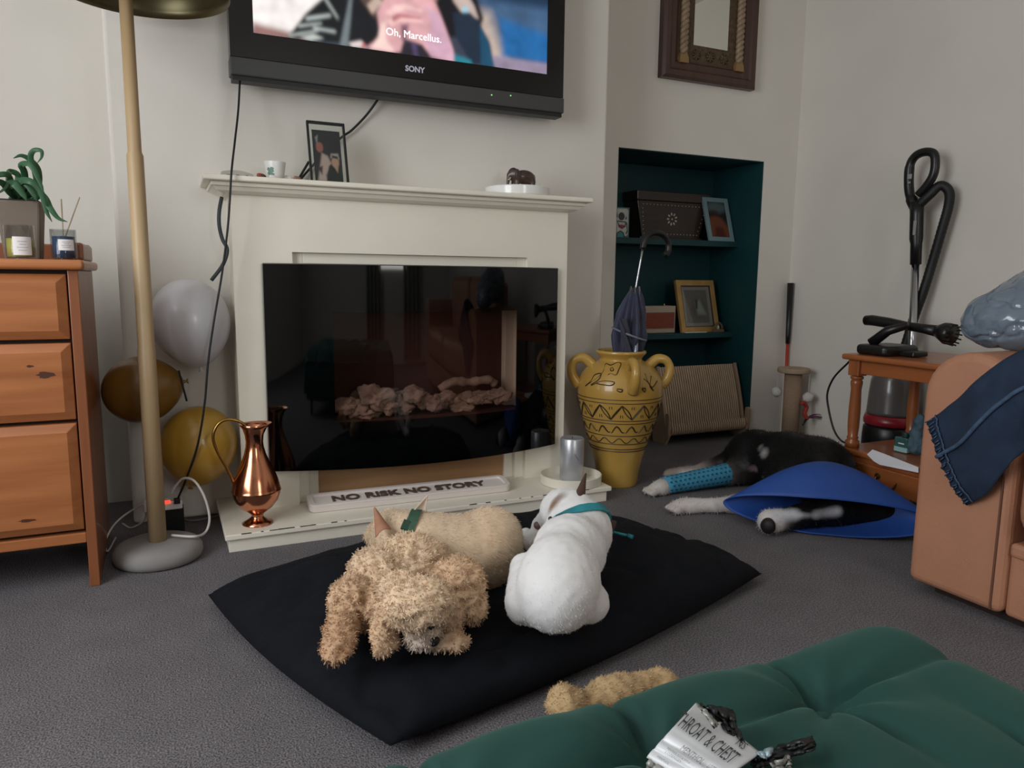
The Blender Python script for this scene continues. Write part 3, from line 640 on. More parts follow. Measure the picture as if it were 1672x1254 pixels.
# candle jars
clearg = mat('clear_glass', (255, 255, 255), .02, trans=1.0); clearg.node_tree.nodes['Principled BSDF'].inputs['IOR'].default_value = 1.2
clear2 = glassy('jar_glass', (238, 240, 240))
def jar(name, label, x, y, r, hgt, fill, wax, lab, tilt=0):
    t = thing(name, label, 'candle jar', (x, y, TZ))
    MB().ring([(r*.95, TZ), (r, TZ+.004), (r, TZ+hgt), (r-.0025, TZ+hgt), (r-.003, TZ+.006), (r*.6, TZ+.005), (r*.6, TZ)], x, y, 40).build('glass', clear2, t, True)
    MB().lathe([(0, TZ+.0065), (r-.0045, TZ+.0065), (r-.0045, TZ+fill), (0, TZ+fill)], x, y, 32).build('wax', wax, t, True)
    a0 = math.atan2(-y, -x)+tilt
    mb = MB().grid(lambda u, v: Vector((x+(r+.0008)*math.cos(a0-.62+1.24*u), y+(r+.0008)*math.sin(a0-.62+1.24*u), TZ+lab[0]+(lab[1]-lab[0])*v)), 14, 2)
    L0 = mb.build('paper_label', mat('label_paper', (232, 230, 228), .6), t, True)
    for q in range(4):
        z = TZ+lab[0]+(lab[1]-lab[0])*(.25+.16*q); wq = (.28, .36, .2, .3)[q]
        MB().grid(lambda u, v: Vector((x+(r+.0014)*math.cos(a0-wq+2*wq*u), y+(r+.0014)*math.sin(a0-wq+2*wq*u), z+.0014*v)), 8, 2).build('print_line', mat('faint_print', (176, 172, 176), .7), L0)
    return t
jar('yellow_candle_jar', 'glass candle jar of pale yellow wax with a white label', -.322, 2.29, .034, .086, .052, mat('yellow_wax', (226, 214, 110), .5), (.010, .056), .15)
jar('blue_candle_jar', 'glass jar of blue wax with a grey label at the chest end', -.224, 2.28, .030, .078, .060, mat('blue_wax', (58, 88, 128), .5), (.024, .052), .2)
dif = thing('reed_diffuser', 'reed diffuser with thin sticks behind the blue candle jar', 'diffuser', (-.232, 2.36, TZ))
MB().lathe([(0, TZ), (.022, TZ), (.022, TZ+.04), (.010, TZ+.055), (.010, TZ+.065), (.008, TZ+.065), (.008, TZ+.05), (0, TZ+.045)], -.232, 2.36, 24).build('bottle', clear2, dif, True)
for px, py in ((130, 322), (100, 325)):
    MB().tube([Vector((-.232, 2.36, TZ+.05)), Py(px, py, 2.40 if px > 110 else 2.37)], .0018, 6).build('reed', mat('reed', (186, 166, 140), .8), dif)
# potted plant
pl = thing('potted_plant', 'trailing green strap-leaved plant in a square taupe pot', 'plant', (-.335, 2.42, TZ))
mb = MB(); vs = []
for z, hw in ((TZ, .040), (TZ+.155, .052)):
    vs += [(-.332+sx*hw, 2.42+sy*hw, z) for sx, sy in ((-1, -1), (1, -1), (1, 1), (-1, 1))]
mb.add(vs, [(3, 2, 1, 0), (4, 5, 6, 7), (0, 1, 5, 4), (1, 2, 6, 5), (2, 3, 7, 6), (3, 0, 4, 7)]); mb.build('pot', mat('taupe_pot', (120, 108, 96), .8, var=.08), pl, bevel=.006)
MB().box(-.378, -.286, 2.374, 2.466, TZ+.15, TZ+.158).build('soil', mat('soil', (48, 36, 28), 1, bump=1, bscale=80), pl)
leafm = mat('leaf_green', (52, 96, 62), .45, var=.25, vscale=12, sheen=.1)
def strap(pts, wd, parent, mtl=leafm, fold=.35, name='leaf'):
    P = spline(pts, 7); n = len(P); mb = MB(); vs = []; fs = []
    for i, p in enumerate(P):
        t = (P[min(i+1, n-1)]-P[max(i-1, 0)]).normalized(); sd = t.cross(Vector((.25, -1, .15))).normalized(); up = sd.cross(t)
        u = i/(n-1); w_ = wd*min(1, (u*5+.35))*max(.03, (1-u**3)); 
        vs += [p-sd*w_+up*w_*fold, p, p+sd*w_+up*w_*fold]
    for i in range(n-1): fs += [(3*i, 3*i+1, 3*i+4, 3*i+3), (3*i+1, 3*i+2, 3*i+5, 3*i+4)]
    mb.add(vs, fs); o = mb.build(name, mtl, parent, True); md = o.modifiers.new('S', 'SOLIDIFY'); md.thickness = .002; return o
Y0 = 2.42; root = Vector((-.335, Y0, TZ+.155))
def PL(*q): return [root+Vector((random.uniform(-.02, .02), random.uniform(-.02, .02), 0))]+[Py(a, b_, yy) for a, b_, yy in q]
strap(PL((62, 320, 2.40), (58, 285, 2.37), (50, 258, 2.36), (55, 246, 2.35), (67, 246, 2.34), (68, 256, 2.33), (61, 266, 2.33)), .007, pl)
strap(PL((40, 300, 2.41), (70, 320, 2.36), (82, 340, 2.33), (95, 356, 2.33), (110, 362, 2.33)), .009, pl)
strap(PL((58, 310, 2.40), (62, 280, 2.38), (50, 262, 2.37), (35, 254, 2.36), (22, 258, 2.35)), .0085, pl)
strap(PL((20, 300, 2.38), (10, 285, 2.34), (-20, 290, 2.32), (-40, 300, 2.3)), .008, pl)
strap(PL((40, 285, 2.38), (35, 270, 2.36), (50, 270, 2.34), (66, 300, 2.33), (72, 318, 2.33)), .008, pl)
strap(PL((30, 300, 2.36), (48, 296, 2.33), (66, 312, 2.33), (76, 345, 2.33), (85, 362, 2.33)), .009, pl)
strap(PL((10, 305, 2.36), (-5, 298, 2.33), (-30, 310, 2.30)), .010, pl)
strap(PL((30, 290, 2.40), (18, 280, 2.39), (14, 285, 2.37), (10, 305, 2.35), (-10, 320, 2.34)), .007, pl)
strap(PL((34, 305, 2.36), (44, 300, 2.345), (56, 318, 2.34), (60, 328, 2.34)), .011, pl)
strap(PL((14, 310, 2.37), (22, 300, 2.35), (38, 318, 2.345), (44, 328, 2.345)), .011, pl)

# ================================================================ FLOOR LAMP
lm = thing('floor_lamp', 'tall floor lamp with a tapered wooden pole on a round concrete base', 'lamp', (-.042, 2.335, 0))
lx, ly = -.046, 2.335
o = MB().lathe([(0, 0), (.108, 0), (.118, .006), (.122, .018), (.121, .032), (.112, .046), (.095, .053), (.03, .056), (0, .056)], lx, ly, 56).build('base', mat('concrete', (142, 138, 136), .85, var=.1, vscale=9, bump=.15, bscale=60), lm, True)
polem = wood('lamp_pole_wood', (172, 144, 106), (190, 164, 126), 2, 3, .5, .1)
MB().lathe([(0, .05), (.0245, .05), (.0235, .62), (.022, .623), (.0215, 1.15), (.0175, 1.16), (.0165, 1.72), (0, 1.72)], lx, ly, 28).build('pole', polem, lm, True)
shx, shy = -.012, 2.365
sp = [(.232*math.cos(a), 1.590+.17*math.sin(a)) for a in [PI/2*i/12 for i in range(13)]]
o = MB().lathe(sp[:-1]+[(0, 1.76)], shx, shy, 56); o.f = [f for f in o.f if len(f) == 4]; o = o.build('shade', mat('olive_brass', (96, 88, 62), .35, metal=.7), lm, True); md = o.modifiers.new('S', 'SOLIDIFY'); md.thickness = .003
MB().tube([(lx, ly, 1.70), (shx, shy, 1.755)], .012, 8).build('neck', mat('dark_brass', (70, 60, 40), .4, metal=.8), lm, True)
MB().lathe([(0, 1.63), (.022, 1.635), (.034, 1.66), (.030, 1.69), (.014, 1.72), (.014, 1.75), (0, 1.75)], shx, shy, 20).build('bulb', mat('opal_bulb', (225, 222, 210), .3), lm, True)

# ================================================================ BALLOONS
def balloon(name, label, c, r, m, knot_dir, sq=1.08):
    t = thing(name, label, 'balloon', c, 'balloons in the corner by the fireplace'); k = Vector(knot_dir).normalized(); mt = Vector((0, 0, -1)).rotation_difference(k).to_matrix().to_4x4(); mt.translation = Vector(c)
    pr = []
    for i in range(25):
        a = -PI/2+PI*i/24; rr = r*math.cos(a); z = r*sq*math.sin(a)
        if a < 0: z *= 1+.10*(abs(math.sin(a))**4); rr *= 1-.06*abs(math.sin(a))**2
        pr.append((max(rr, 0), z))
    MB().lathe(pr, 0, 0, 40, mt).build('skin', m, t, True)
    zb = -r*sq*1.10
    MB().lathe([(.004, zb+.004), (.006, zb-.003), (.003, zb-.006), (.009, zb-.013)], 0, 0, 14, mt).build('knot', m, t, True)
    return t
def latex(name, c):
    m = mat(name, c, .32, coat=.25); b = m.node_tree.nodes['Principled BSDF']; b.inputs['Subsurface Weight'].default_value = .25; b.inputs['Subsurface Radius'].default_value = (.02, .02, .02); return m
balloon('white_balloon', 'pearl white balloon floating above two yellow balloons', Py(311, 525, 2.565), .119, latex('white_latex', (206, 204, 208)), (.15, -.1, -1), 1.13)
balloon('ochre_balloon', 'dull ochre balloon half hidden behind the lamp pole', Py(231, 636, 2.585), .105, latex('ochre_latex', (132, 94, 36)), (.9, -.1, .15))
balloon('yellow_balloon', 'mustard yellow balloon low beside the copper jug', Py(324, 727, 2.56), .119, latex('mustard_latex', (182, 142, 54)), (-.2, .2, -1))

# ================================================================ POWER BLOCK AND LEADS BEHIND THE LAMP
pw = mat('white_plastic', (224, 222, 220), .4)
eb = thing('extension_block', 'white extension block with a red lit switch behind the lamp pole', 'power strip', (.0, 2.47, 0))
MB().box(-.03, .03, 2.50, 2.53, 0, .10).build('stand', blackp, eb)
p0 = Py(263, 822, 2.48); p1 = Py(297, 808, 2.48)
MB().box(p0.x-.05, p1.x, 2.48, 2.53, .100, .128).build('block', pw, eb, bevel=.004)
redl = mat('red_switch', (230, 40, 30), .4); redl.node_tree.nodes['Principled BSDF'].inputs['Emission Color'].default_value = (1, .08, .04, 1); redl.node_tree.nodes['Principled BSDF'].inputs['Emission Strength'].default_value = 1.2
p = Py(273, 820, 2.477); MB().box(p.x-.011, p.x+.009, 2.4755, 2.481, p.z-.006, p.z+.006).build('switch', redl, eb, bevel=.002)
p = Py(289, 817, 2.477); MB().box(p.x-.009, p.x+.009, 2.462, 2.481, p.z-.008, p.z+.008).build('plug', blackp, eb, bevel=.002)
wc = mat('white_cable', (214, 210, 206), .5)
cable('white_lead', [Py(280, 805, 2.47), Py(288, 792, 2.46), Py(300, 781, 2.44), Py(318, 786, 2.42), Py(334, 812, 2.40), Py(342, 845, 2.39), Py(336, 868, 2.38), Pz(318, 876, .062), Pz(280, 874, .063)], .0038, wc, 'white lead looping up out of the extension block')
cable('white_lead', [Pz(236, 822, .11), Pz(205, 840, .08), Pz(184, 860, .05), Pz(172, 885, .02), Pz(176, 900, .008), Pz(189, 878, .006)], .003, wc, 'white lead trailing on the carpet by the chest of drawers')
cable('white_lead', [Pz(200, 855, .004), Pz(215, 862, .004), Pz(235, 850, .03), Pz(240, 835, .07), (-.06, 2.49, .10)], .003, wc, 'thin white lead curling behind the concrete lamp base')
cable('grey_lead', [Pz(295, 846, .01), Pz(315, 850, .006), Pz(340, 846, .006), Pz(356, 842, .006)], .0035, mat('grey_cable2', (120, 116, 112), .5), 'grey lead lying on the carpet against the hearth end')
cable('balloon_ribbon', [Py(292, 606, 2.56), Py(297, 625, 2.50), Py(305, 655, 2.50)], .003, cab, 'short black cable end between the white and yellow balloons')

# ================================================================ MIRROR ON THE ALCOVE WALL
mx0, mx1, mz0, mz1 = 2.147, 2.707, 1.762, 2.47; my = YF-.045
mi = thing('wall_mirror', 'dark wood framed wall mirror with twisted gilt columns', 'mirror', (2.43, YF, mz0))
dark = wood('dark_mahogany', (58, 34, 26), (78, 48, 36), 2, 4, .4, .2); gilt = mat('old_gilt', (150, 128, 104), .55, metal=.1, var=.2, vscale=40); giltd = mat('carved_gilt_board', (84, 66, 44), .6, var=.35, vscale=60, bump=.8, bscale=120)
mb = MB(); prof = [(0, .045), (0, .012), (.012, 0), (.036, .002), (.046, .010), (.074, .014), (.082, .022), (.090, .024), (.090, .045)]
cor = [(mx0, mz0, 1, 1), (mx1, mz0, -1, 1), (mx1, mz1, -1, -1), (mx0, mz1, 1, -1)]; n = len(prof)
vs = [(x+sx*a, my+d, z+sz*a) for x, z, sx, sz in cor for a, d in prof]
mb.add(vs, [(c*n+i, ((c+1) % 4)*n+i, ((c+1) % 4)*n+i+1, c*n+i+1) for c in range(4) for i in range(n-1)]); mb.build('frame', dark, mi)
MB().box(mx0+.085, mx1-.085, YF-.018, YF-.002, mz0+.085, mz1-.085).build('carved_board', giltd, mi)
px_ = [(2.330, 1.927)]+[(2.330, 2.20)]+[(2.4325-.1025*math.cos(a), 2.20+.13*math.sin(a)) for a in [PI*i/14 for i in range(1, 14)]]+[(2.535, 2.20), (2.535, 1.927)]
MB().prism([(x, z) for x, z in px_], .002, frame_matrix((0, YF-.019, 0), (1, 0, 0), (0, 0, 1))).build('mirror_glass', mat('mirror_silver', (225, 225, 218), .02, metal=1), mi)
for xc in (2.268, 2.602):
    colm = MB()
    for ph in (0, PI):
        pts = [(xc+.010*math.cos(ph+t*1.0), YF-.030+.006*math.sin(ph+t), 1.880+t*.0078) for t in [i*.4 for i in range(150)]]
        colm.tube(pts, .012, 8)
    col_o = colm.build('twisted_column', gilt, mi, True)
    MB().add([(xc+a*sx, YF-.020+b_*sy*.012-.004, z) for z, a, b_ in ((1.836, .026, 1.4), (1.862, .024, 1.3), (1.884, .017, 1)) for sx, sy in ((-1, -1), (1, -1), (1, 1), (-1, 1))],
             [(i*4+j, i*4+(j+1) % 4, i*4+4+(j+1) % 4, i*4+4+j) for i in range(2) for j in range(4)]+[(8, 9, 10, 11), (3, 2, 1, 0)]).build('column_foot', mat('plain_gilt', (146, 116, 74), .4, metal=.2), col_o, bevel=.002)
for k in range(3):
    xc = 2.35+.083*k; mb = MB()
    for a in range(8): mb.tube([(xc, YF-.020, 1.885), (xc+.024*math.cos(a*PI/4), YF-.021, 1.885+.024*math.sin(a*PI/4))], [.004, .006], 6)
    mb.build('rosette', giltd, mi, True)

# ================================================================ RECESS SHELVES AND WHAT STANDS ON THEM
struct(MB().box(NX0+.004, NX1-.004, 3.155, NY-.02, 1.006, 1.036).build('shelf_upper', teal, bevel=.002))
struct(MB().box(NX0+.004, NX1-.004, 3.155, NY-.02, .522, .551).build('shelf_lower', teal, bevel=.002))
S1, S2 = 1.0365, .5515
# doodle card
cd = thing('doodle_card', 'small upright card with a black and white doodle face', 'card', (2.08, 3.19, S1))
MB().box(2.02, 2.143, 3.19, 3.200, S1, S1+.148).build('board', mat('card_teal', (70, 110, 108), .6), cd)
lay = [(rrect(.1, .95, .06, .96, .1), (196, 194, 188), .004), (ellp(.62, .70, .15, .13), (28, 30, 30), .004), (ellp(.62, .70, .11, .10), (72, 74, 74), .004), (ellp(.56, .88, .06, .03), (210, 210, 206), .003), (ellp(.72, .88, .05, .03), (210, 210, 206), .003),
       ([(.4, .56), (.86, .53), (.82, .36), (.66, .28), (.5, .34)], (26, 26, 28), .004), ([(.45, .52), (.81, .50), (.78, .40), (.52, .42)], (190, 190, 184), .004), (ellp(.65, .37, .12, .06), (150, 62, 72), .004), ([(.38, 0), (.42, .16), (.6, .24), (.76, .16), (.8, 0)], (26, 28, 28), .004), ([(.42, 0), (.46, .14), (.6, .20), (.72, .14), (.75, 0)], (76, 138, 136), .004),
       ([(.84, .5), (.9, .5), (.94, .2), (.88, .1), (.84, .14), (.9, .24)], (26, 28, 28), .004), ([(.36, .78), (.42, .8), (.44, .66), (.40, .66)], (26, 28, 28), .004), ([(.84, .74), (.88, .62), (.80, .6)], (26, 28, 28), .004)]
painted('doodle', (2.02, 3.1895, S1), (.123, 0, 0), (0, 0, .148), 60, 72, (70, 110, 108), lay, print_m, cd)
# dark inlaid box
bxx = thing('inlaid_box', 'dark wooden casket with pearl dot inlay and flower motif', 'box', (2.45, 3.26, S1))
bm0 = wood('dark_box_wood', (40, 29, 23), (58, 43, 34), 0, 5, .45, .2)
def trap(x0b, x1b, x0t, x1t, z0, z1, y0, y1):
    return MB().add([(x0b, y0, z0), (x1b, y0, z0), (x1b, y1, z0), (x0b, y1, z0), (x0t, y0, z1), (x1t, y0, z1), (x1t, y1, z1), (x0t, y1, z1)], [(3, 2, 1, 0), (4, 5, 6, 7), (0, 1, 5, 4), (1, 2, 6, 5), (2, 3, 7, 6), (3, 0, 4, 7)])
trap(2.262, 2.628, 2.226, 2.684, S1+.012, S1+.196, 3.245, 3.375).build('body', bm0, bxx, bevel=.003)
MB().box(2.245, 2.645, 3.238, 3.378, S1, S1+.014).build('plinth', bm0, bxx, bevel=.003)
trap(2.222, 2.688, 2.222, 2.688, S1+.198, S1+.246, 3.240, 3.378).build('lid', bm0, bxx, bevel=.004)
pearl = mat('pearl_inlay', (196, 188, 170), .35); dm = MB()
def dot(x, z, rx, rz, a=0): 
    return dm.prism(ellp(x, z, rx, rz, 8, a), .001, frame_matrix((0, 3.2445, 0), (1, 0, 0), (0, 0, 1)))
for i in range(19): dot(2.262+.404*i/18, S1+.178, .0025, .0025)
for i in range(17): dot(2.272+.340*i/16, S1+.030, .0025, .0025)
for i in range(1, 7): t_ = i/7; dot(2.272-.010*t_-.004, S1+.03+.148*t_, .0025, .0025); dot(2.612+.054*t_, S1+.03+.148*t_, .0025, .0025)
dm.build('dot_border', pearl, bxx); dm = MB(); fx, fz = 2.447, S1+.108
for a in range(9): an = PI/2+a*2*PI/9+.17; dot(fx+.026*math.cos(an), fz+.026*math.sin(an), .008, .0045, an)
dot(fx, fz, .005, .005); dm.build('flower_inlay', pearl, bxx)
# pale blue photo frame
bl = Vector((2.638, 3.165, S1)); br = Vector((2.815, 3.175, S1))
t, m, W, H = leaning_frame('blue_photo_frame', 'pale blue wooden photo frame leaning beside the dark casket', bl, br, Vector((2.622, 3.235, S1+.232)), .014, .024, mat('pale_blue_paint', (120, 146, 152), .5))
lay = [([(0, 0), (0, .55), (.4, .62), (.7, .55), (1, .3), (1, 0)], (120, 72, 52), .02), ([(.2, 0), (.3, .3), (.7, .28), (.8, 0)], (84, 48, 38), .02), (ellp(.5, .85, .5, .16), (92, 104, 108), .03), (ellp(.35, .68, .2, .08), (64, 50, 44), .02)]
painted('photograph', m @ Vector((.022, .022, -.006)), m.to_3x3() @ Vector((W-.044, 0, 0)), m.to_3x3() @ Vector((0, H-.044, 0)), 30, 40, (42, 44, 44), lay, photo_m, t)
# radio with slatted front
rd = thing('slatted_radio', 'small cream radio with red slatted grille on the lower shelf', 'radio', (2.36, 3.26, S2))
MB().box(2.255, 2.462, 3.20, 3.27, S2, S2+.142).build('case', mat('radio_cream', (176, 162, 142), .55), rd, bevel=.004)
MB().box(2.262, 2.452, 3.1985, 3.201, S2+.024, S2+.108).build('grille_back', mat('radio_red_dark', (92, 40, 30), .7), rd)
rs = mat('radio_slat', (160, 84, 66), .55)
for i in range(12): MB().box(2.262, 2.452, 3.194, 3.199, S2+.0255+i*.0069, S2+.0295+i*.0069).build('slat', rs, rd)
MB().lathe([(0, S2+.142), (.006, S2+.142), (.006, S2+.152), (0, S2+.152)], 2.41, 3.235, 14).build('knob', brass, rd)
# gold frame
bl = Vector((2.492, 3.175, S2)); br = Vector((2.762, 3.195, S2))
goldm = mat('gold_leaf_frame', (190, 152, 92), .4, metal=.35, var=.12, vscale=20)
t, m, W, H = leaning_frame('gold_picture_frame', 'gold picture frame with pale mount on the lower shelf', bl, br, Vector((2.490, 3.245, S2+.278)), .018, .030, goldm)
mb = MB(); a, b_ = .028, .034
mb.box(a, b_, a, H-a, -.014, -.002, m); mb.box(W-b_, W-a, a, H-a, -.014, -.002, m); mb.box(b_, W-b_, a, b_, -.014, -.002, m); mb.box(b_, W-b_, H-b_, H-a, -.014, -.002, m); mb.build('inner_fillet', dark, t)
lay = [(rrect(.12, .88, .1, .9, .02), (116, 108, 100), .004), (ellp(.55, .45, .22, .22), (98, 90, 84), .04), ([(.45, .6), (.62, .66), (.8, .3), (.5, .3)], (150, 150, 140), .02), ([(.46, .64), (.54, .66), (.52, .45), (.46, .44)], (70, 62, 58), .01)]
painted('picture', m @ Vector((.03, .03, -.010)), m.to_3x3() @ Vector((W-.06, 0, 0)), m.to_3x3() @ Vector((0, H-.06, 0)), 50, 56, (150, 142, 134), lay, photo_m, t)
mb = MB(); mb.box(.032, W-.032, .032, H-.032, -.0085, -.0075, m); mb.build('glass', pane_m, t)
fg = thing('arch_ornament', 'small brown arched ornament in front of the gold frame', 'ornament', (2.72, 3.165, S2))
op = [(2.690, 0), (2.690, .014), (2.696, .014), (2.699, .034), (2.710, .046), (2.722, .050), (2.734, .046), (2.745, .034), (2.748, .014), (2.756, .014), (2.756, 0)]
inn = [(2.734, .012), (2.732, .026), (2.722, .034), (2.712, .026), (2.710, .012)]
mb = MB(); mb.tube([(x, 3.163, S2+z) for x, z in op[2:9]], .006, 8); mb.build('arch', mat('ornament_brown', (110, 88, 70), .6), fg, True)
MB().box(2.688, 2.758, 3.156, 3.172, S2, S2+.016).build('foot', mat('ornament_brown', (110, 88, 70)), fg, bevel=.003)
MB().lathe([(0, S2+.016), (.008, S2+.016), (.006, S2+.03), (.003, S2+.036), (0, S2+.037)], 2.722, 3.164, 14).build('figure', mat('ornament_pale', (190, 180, 165), .6), fg, True)
tag(MB().box(2.500, 2.640, 3.158, 3.168, S2+.0002, S2+.004).build('paper_strip', mat('label_paper', (232, 230, 228)), bevel=.0008), 'pale paper strip at the lower shelf edge', 'paper')

# ================================================================ GLAZED VASE WITH UMBRELLA
vx, vy = 1.655, 2.492
vs_ = thing('glazed_vase', 'tall yellow glazed floor vase with looped handles and dark line pattern', 'vase', (vx, vy, 0))
vprof = [(.088, 0), (.092, .01), (.100, .06), (.122, .14), (.150, .22), (.174, .29), (.190, .35), (.194, .385), (.190, .42), (.175, .455), (.150, .482), (.120, .500), (.098, .510), (.096, .520), (.106, .532), (.114, .540), (.113, .548), (.104, .550), (.098, .540), (.086, .520), (.10, .49), (.15, .45), (.17, .38), (.10, .10), (0, .06)]
vprof = [(r_*.88, z_) for r_, z_ in vprof]
def vdense(pr, k=4):
    q = spline([(r, 0, z) for r, z in pr], k); return [(p.x, p.z) for p in q]
vd = vdense(vprof[:17])+vprof[17:]
vglaze = mat('ochre_glaze', (170, 130, 56), .3, col2=(192, 154, 76), vscale=4, coat=.35)
MB().lathe([(0, 0)]+vd, vx, vy, 64).build('body', vglaze, vs_, True)
vr = lambda z: float(np.interp(z, [p[1] for p in vprof[:17]], [p[0] for p in vprof[:17]]))
vline = mat('brown_line', (52, 34, 14), .5)
a_cam = math.atan2(-vy, -vx)
def vp(th, z, off=.0008): r = vr(z)+off; return Vector((vx+r*math.cos(th), vy+r*math.sin(th), z))
def vl(pts, r=.0022): return MB().tube([vp(th, z) for th, z in pts], r, 5)
allth = [2*PI*i/64 for i in range(65)]
for z in (.372, .358, .288, .276, .225, .190, .168, .158): vl([(t_, z) for t_ in allth], .0019).build('line_band', vline, vs_)
mb = MB(); nz = 12
for i in range(nz):
    t0 = 2*PI*i/nz; t1 = 2*PI*(i+.5)/nz; t2 = 2*PI*(i+1)/nz
    for (ta, za, tb, zb) in ((t0, .350, t1, .294), (t1, .294, t2, .350)):
        for bow in (-.035, .035):
            mb.tube([vp(ta+(tb-ta)*u+bow*math.sin(PI*u), za+(zb-za)*u+bow*.1*math.sin(PI*u)) for u in [k/10 for k in range(11)]], .0023, 5)
    for dt in (-.03, .03): mb.tube([vp(t1+dt, .335), vp(t1+dt*.8, .345)], .0015, 5); mb.tube([vp(t0+dt, .300), vp(t0+dt*.8, .312)], .0015, 5)
mb.build('petal_band', vline, vs_)
mb = MB()
for i in range(16):
    t0 = 2*PI*i/16; mb.tube([vp(t0+.36*u, .248+.014*math.sin(u*2*PI-1)+.006*u) for u in [k/12 for k in range(13)]], [.0014+.0018*math.sin(PI*k/12) for k in range(13)], 5)
for i in range(97): pass
mb.tube([vp(2*PI*i/160, .205+.010*math.sin(2*PI*i/160*14)) for i in range(161)], .0019, 5); mb.build('wave_band', vline, vs_)
mb = MB(); b0 = a_cam+.18
def VQ(px, py):   # a point of the shoulder seen at this pixel
    d = ray(px, py); best = None
    for k in range(400):
        q = Vector((0, 0, CAM_H))+d*(1.8+k*.005)
        if 0 < q.z < .51 and math.hypot(q.x-vx, q.y-vy) <= vr(q.z): best = q; break
    return best
def vstroke(pp, r=.0022):
    q = [VQ(*a) for a in pp]; q = [a for a in q if a is not None]
    if len(q) > 2: mb.tube([a+(a-Vector((vx, vy, a.z))).normalized()*.0035 for a in spline(q, 5)], r, 5)
vstroke([(957, 630), (975, 618), (986, 606), (990, 594), (998, 596), (1008, 592), (1014, 594), (1010, 604), (1006, 612), (998, 610), (993, 612)])
vstroke([(957, 630), (966, 622), (972, 612), (982, 610), (978, 620), (966, 628)]); vstroke([(966, 629), (985, 622), (1003, 624), (998, 629), (985, 628), (975, 626)])
vstroke([(997, 602), (1000, 600), (1002, 604), (999, 606), (997, 603)]); vstroke([(976, 620), (984, 614)], .0012)
vstroke([(1050, 618), (1058, 626), (1066, 638), (1060, 630), (1062, 614)]); vstroke([(1052, 610), (1056, 622), (1064, 632), (1072, 622)]); vstroke([(1008, 635), (1016, 636), (1014, 640), (1008, 638), (1008, 635)]); vstroke([(1048, 634), (1053, 634), (1052, 640), (1048, 635)])
mb.build('flower_drawing', vline, vs_)
right = Vector((math.sin(-a_cam), 0, 0))
for th in (a_cam+PI/2+.12, a_cam-PI/2+.12, a_cam+.30, a_cam+PI+.2):
    d = Vector((math.cos(th), math.sin(th), 0)); c = Vector((vx, vy, 0))
    pts = [c+d*.108+Vector((0, 0, .485)), c+d*.145+Vector((0, 0, .515)), c+d*.180+Vector((0, 0, .510)), c+d*.197+Vector((0, 0, .480)), c+d*.190+Vector((0, 0, .440)), c+d*.164+Vector((0, 0, .405))]
    MB().tube(spline(pts, 6), [.0165+.006*abs(2*i/30-1) for i in range(31)], 12).build('handle', vglaze, vs_, True)
# umbrella
um = thing('umbrella', 'folded navy umbrella with a curved black crook standing in the vase', 'umbrella', (vx+.03, vy, .1))
uy = 2.50
sh = [Py(1028, 590, uy), Py(1038, 470, uy), Py(1046, 425, uy), Py(1050, 402, uy)]
sh[0] = Vector((vx-.0, vy+.0, .075)); 
MB().tube(sh, .004, 8).build('shaft', mat('chrome', (180, 182, 186), .15, metal=1), um, True)
MB().tube(spline([Py(1049, 406, uy), Py(1053, 392, uy), Py(1060, 383, uy), Py(1072, 380, uy), Py(1084, 385, uy), Py(1091, 397, uy), Py(1091, 410, uy), Py(1086, 417, uy)], 6), .012, 10).build('crook', mat('black_rubber', (14, 15, 16), .35), um, True)
navy = mat('navy_cloth', (44, 48, 82), .6, col2=(28, 30, 48), vscale=10, sheen=.3)
c0, c1 = Py(1037, 470, uy), Vector((vx+.0, vy+.0, .30)); zt, zb_ = c0.z, .30
def canopy(u, v):
    z = zb_+(zt-zb_)*v; c = c1.lerp(c0, v); base = float(np.interp(v, [0, .3, .5, .62, .8, .93, 1], [.022, .030, .048, .058, .048, .028, .012]))
    th = 2*PI*u; r = base*(1+.28*math.sin(th*8+v*4)+.12*math.sin(th*3+v*9)); return Vector((c.x+r*math.cos(th), c.y+r*math.sin(th), z))
MB().grid(canopy, 64, 30, True).build('canopy', navy, um, True)
def strapf(v, off): c = c1.lerp(c0, v); r = float(np.interp(v, [0, .5, .62, .8, 1], [.03, .052, .062, .052, .02])) + off; return c, r
mb = MB(); pts = []
for i in range(33): th = 2*PI*i/32; c, r = strapf(.63+.05*math.cos(th-2.6), .012); pts.append((c.x+r*math.cos(th), c.y+r*math.sin(th), c.z))
mb.tube(pts, .004, 6); mb.build('tie_strap', mat('strap_grey', (120, 124, 140), .5), um, True)
for k in range(5):
    th = a_cam+.9*(k-2); mb = MB().tube([Vector((c0.x+.018*math.cos(th), c0.y+.018*math.sin(th), zt+.006)), Vector((c0.x+.028*math.cos(th), c0.y+.028*math.sin(th), zt-.05))], .002, 6); mb.build('rib_tip', mat('chrome', (180, 182, 186)), um)
MB().tube([Py(1041, 535, 2.44), Vector((vx+.02, vy-.06, .40))], .009, 8).build('folded_rib', mat('rib_steel', (150, 156, 172), .25, metal=.8), um, True)
MB().grid(lambda u, v: Vector((Py(1022+10*(1-v)-4, 520+55*(1-v), 2.45).x-.022+.044*u, 2.455-.012*math.sin(PI*u)+.006*math.sin(u*9+v*5), Py(1020, 520+55*(1-v), 2.45).z)), 16, 12).build('cloth_flap', mat('grey_navy_cloth', (58, 58, 70), .7), um, True)

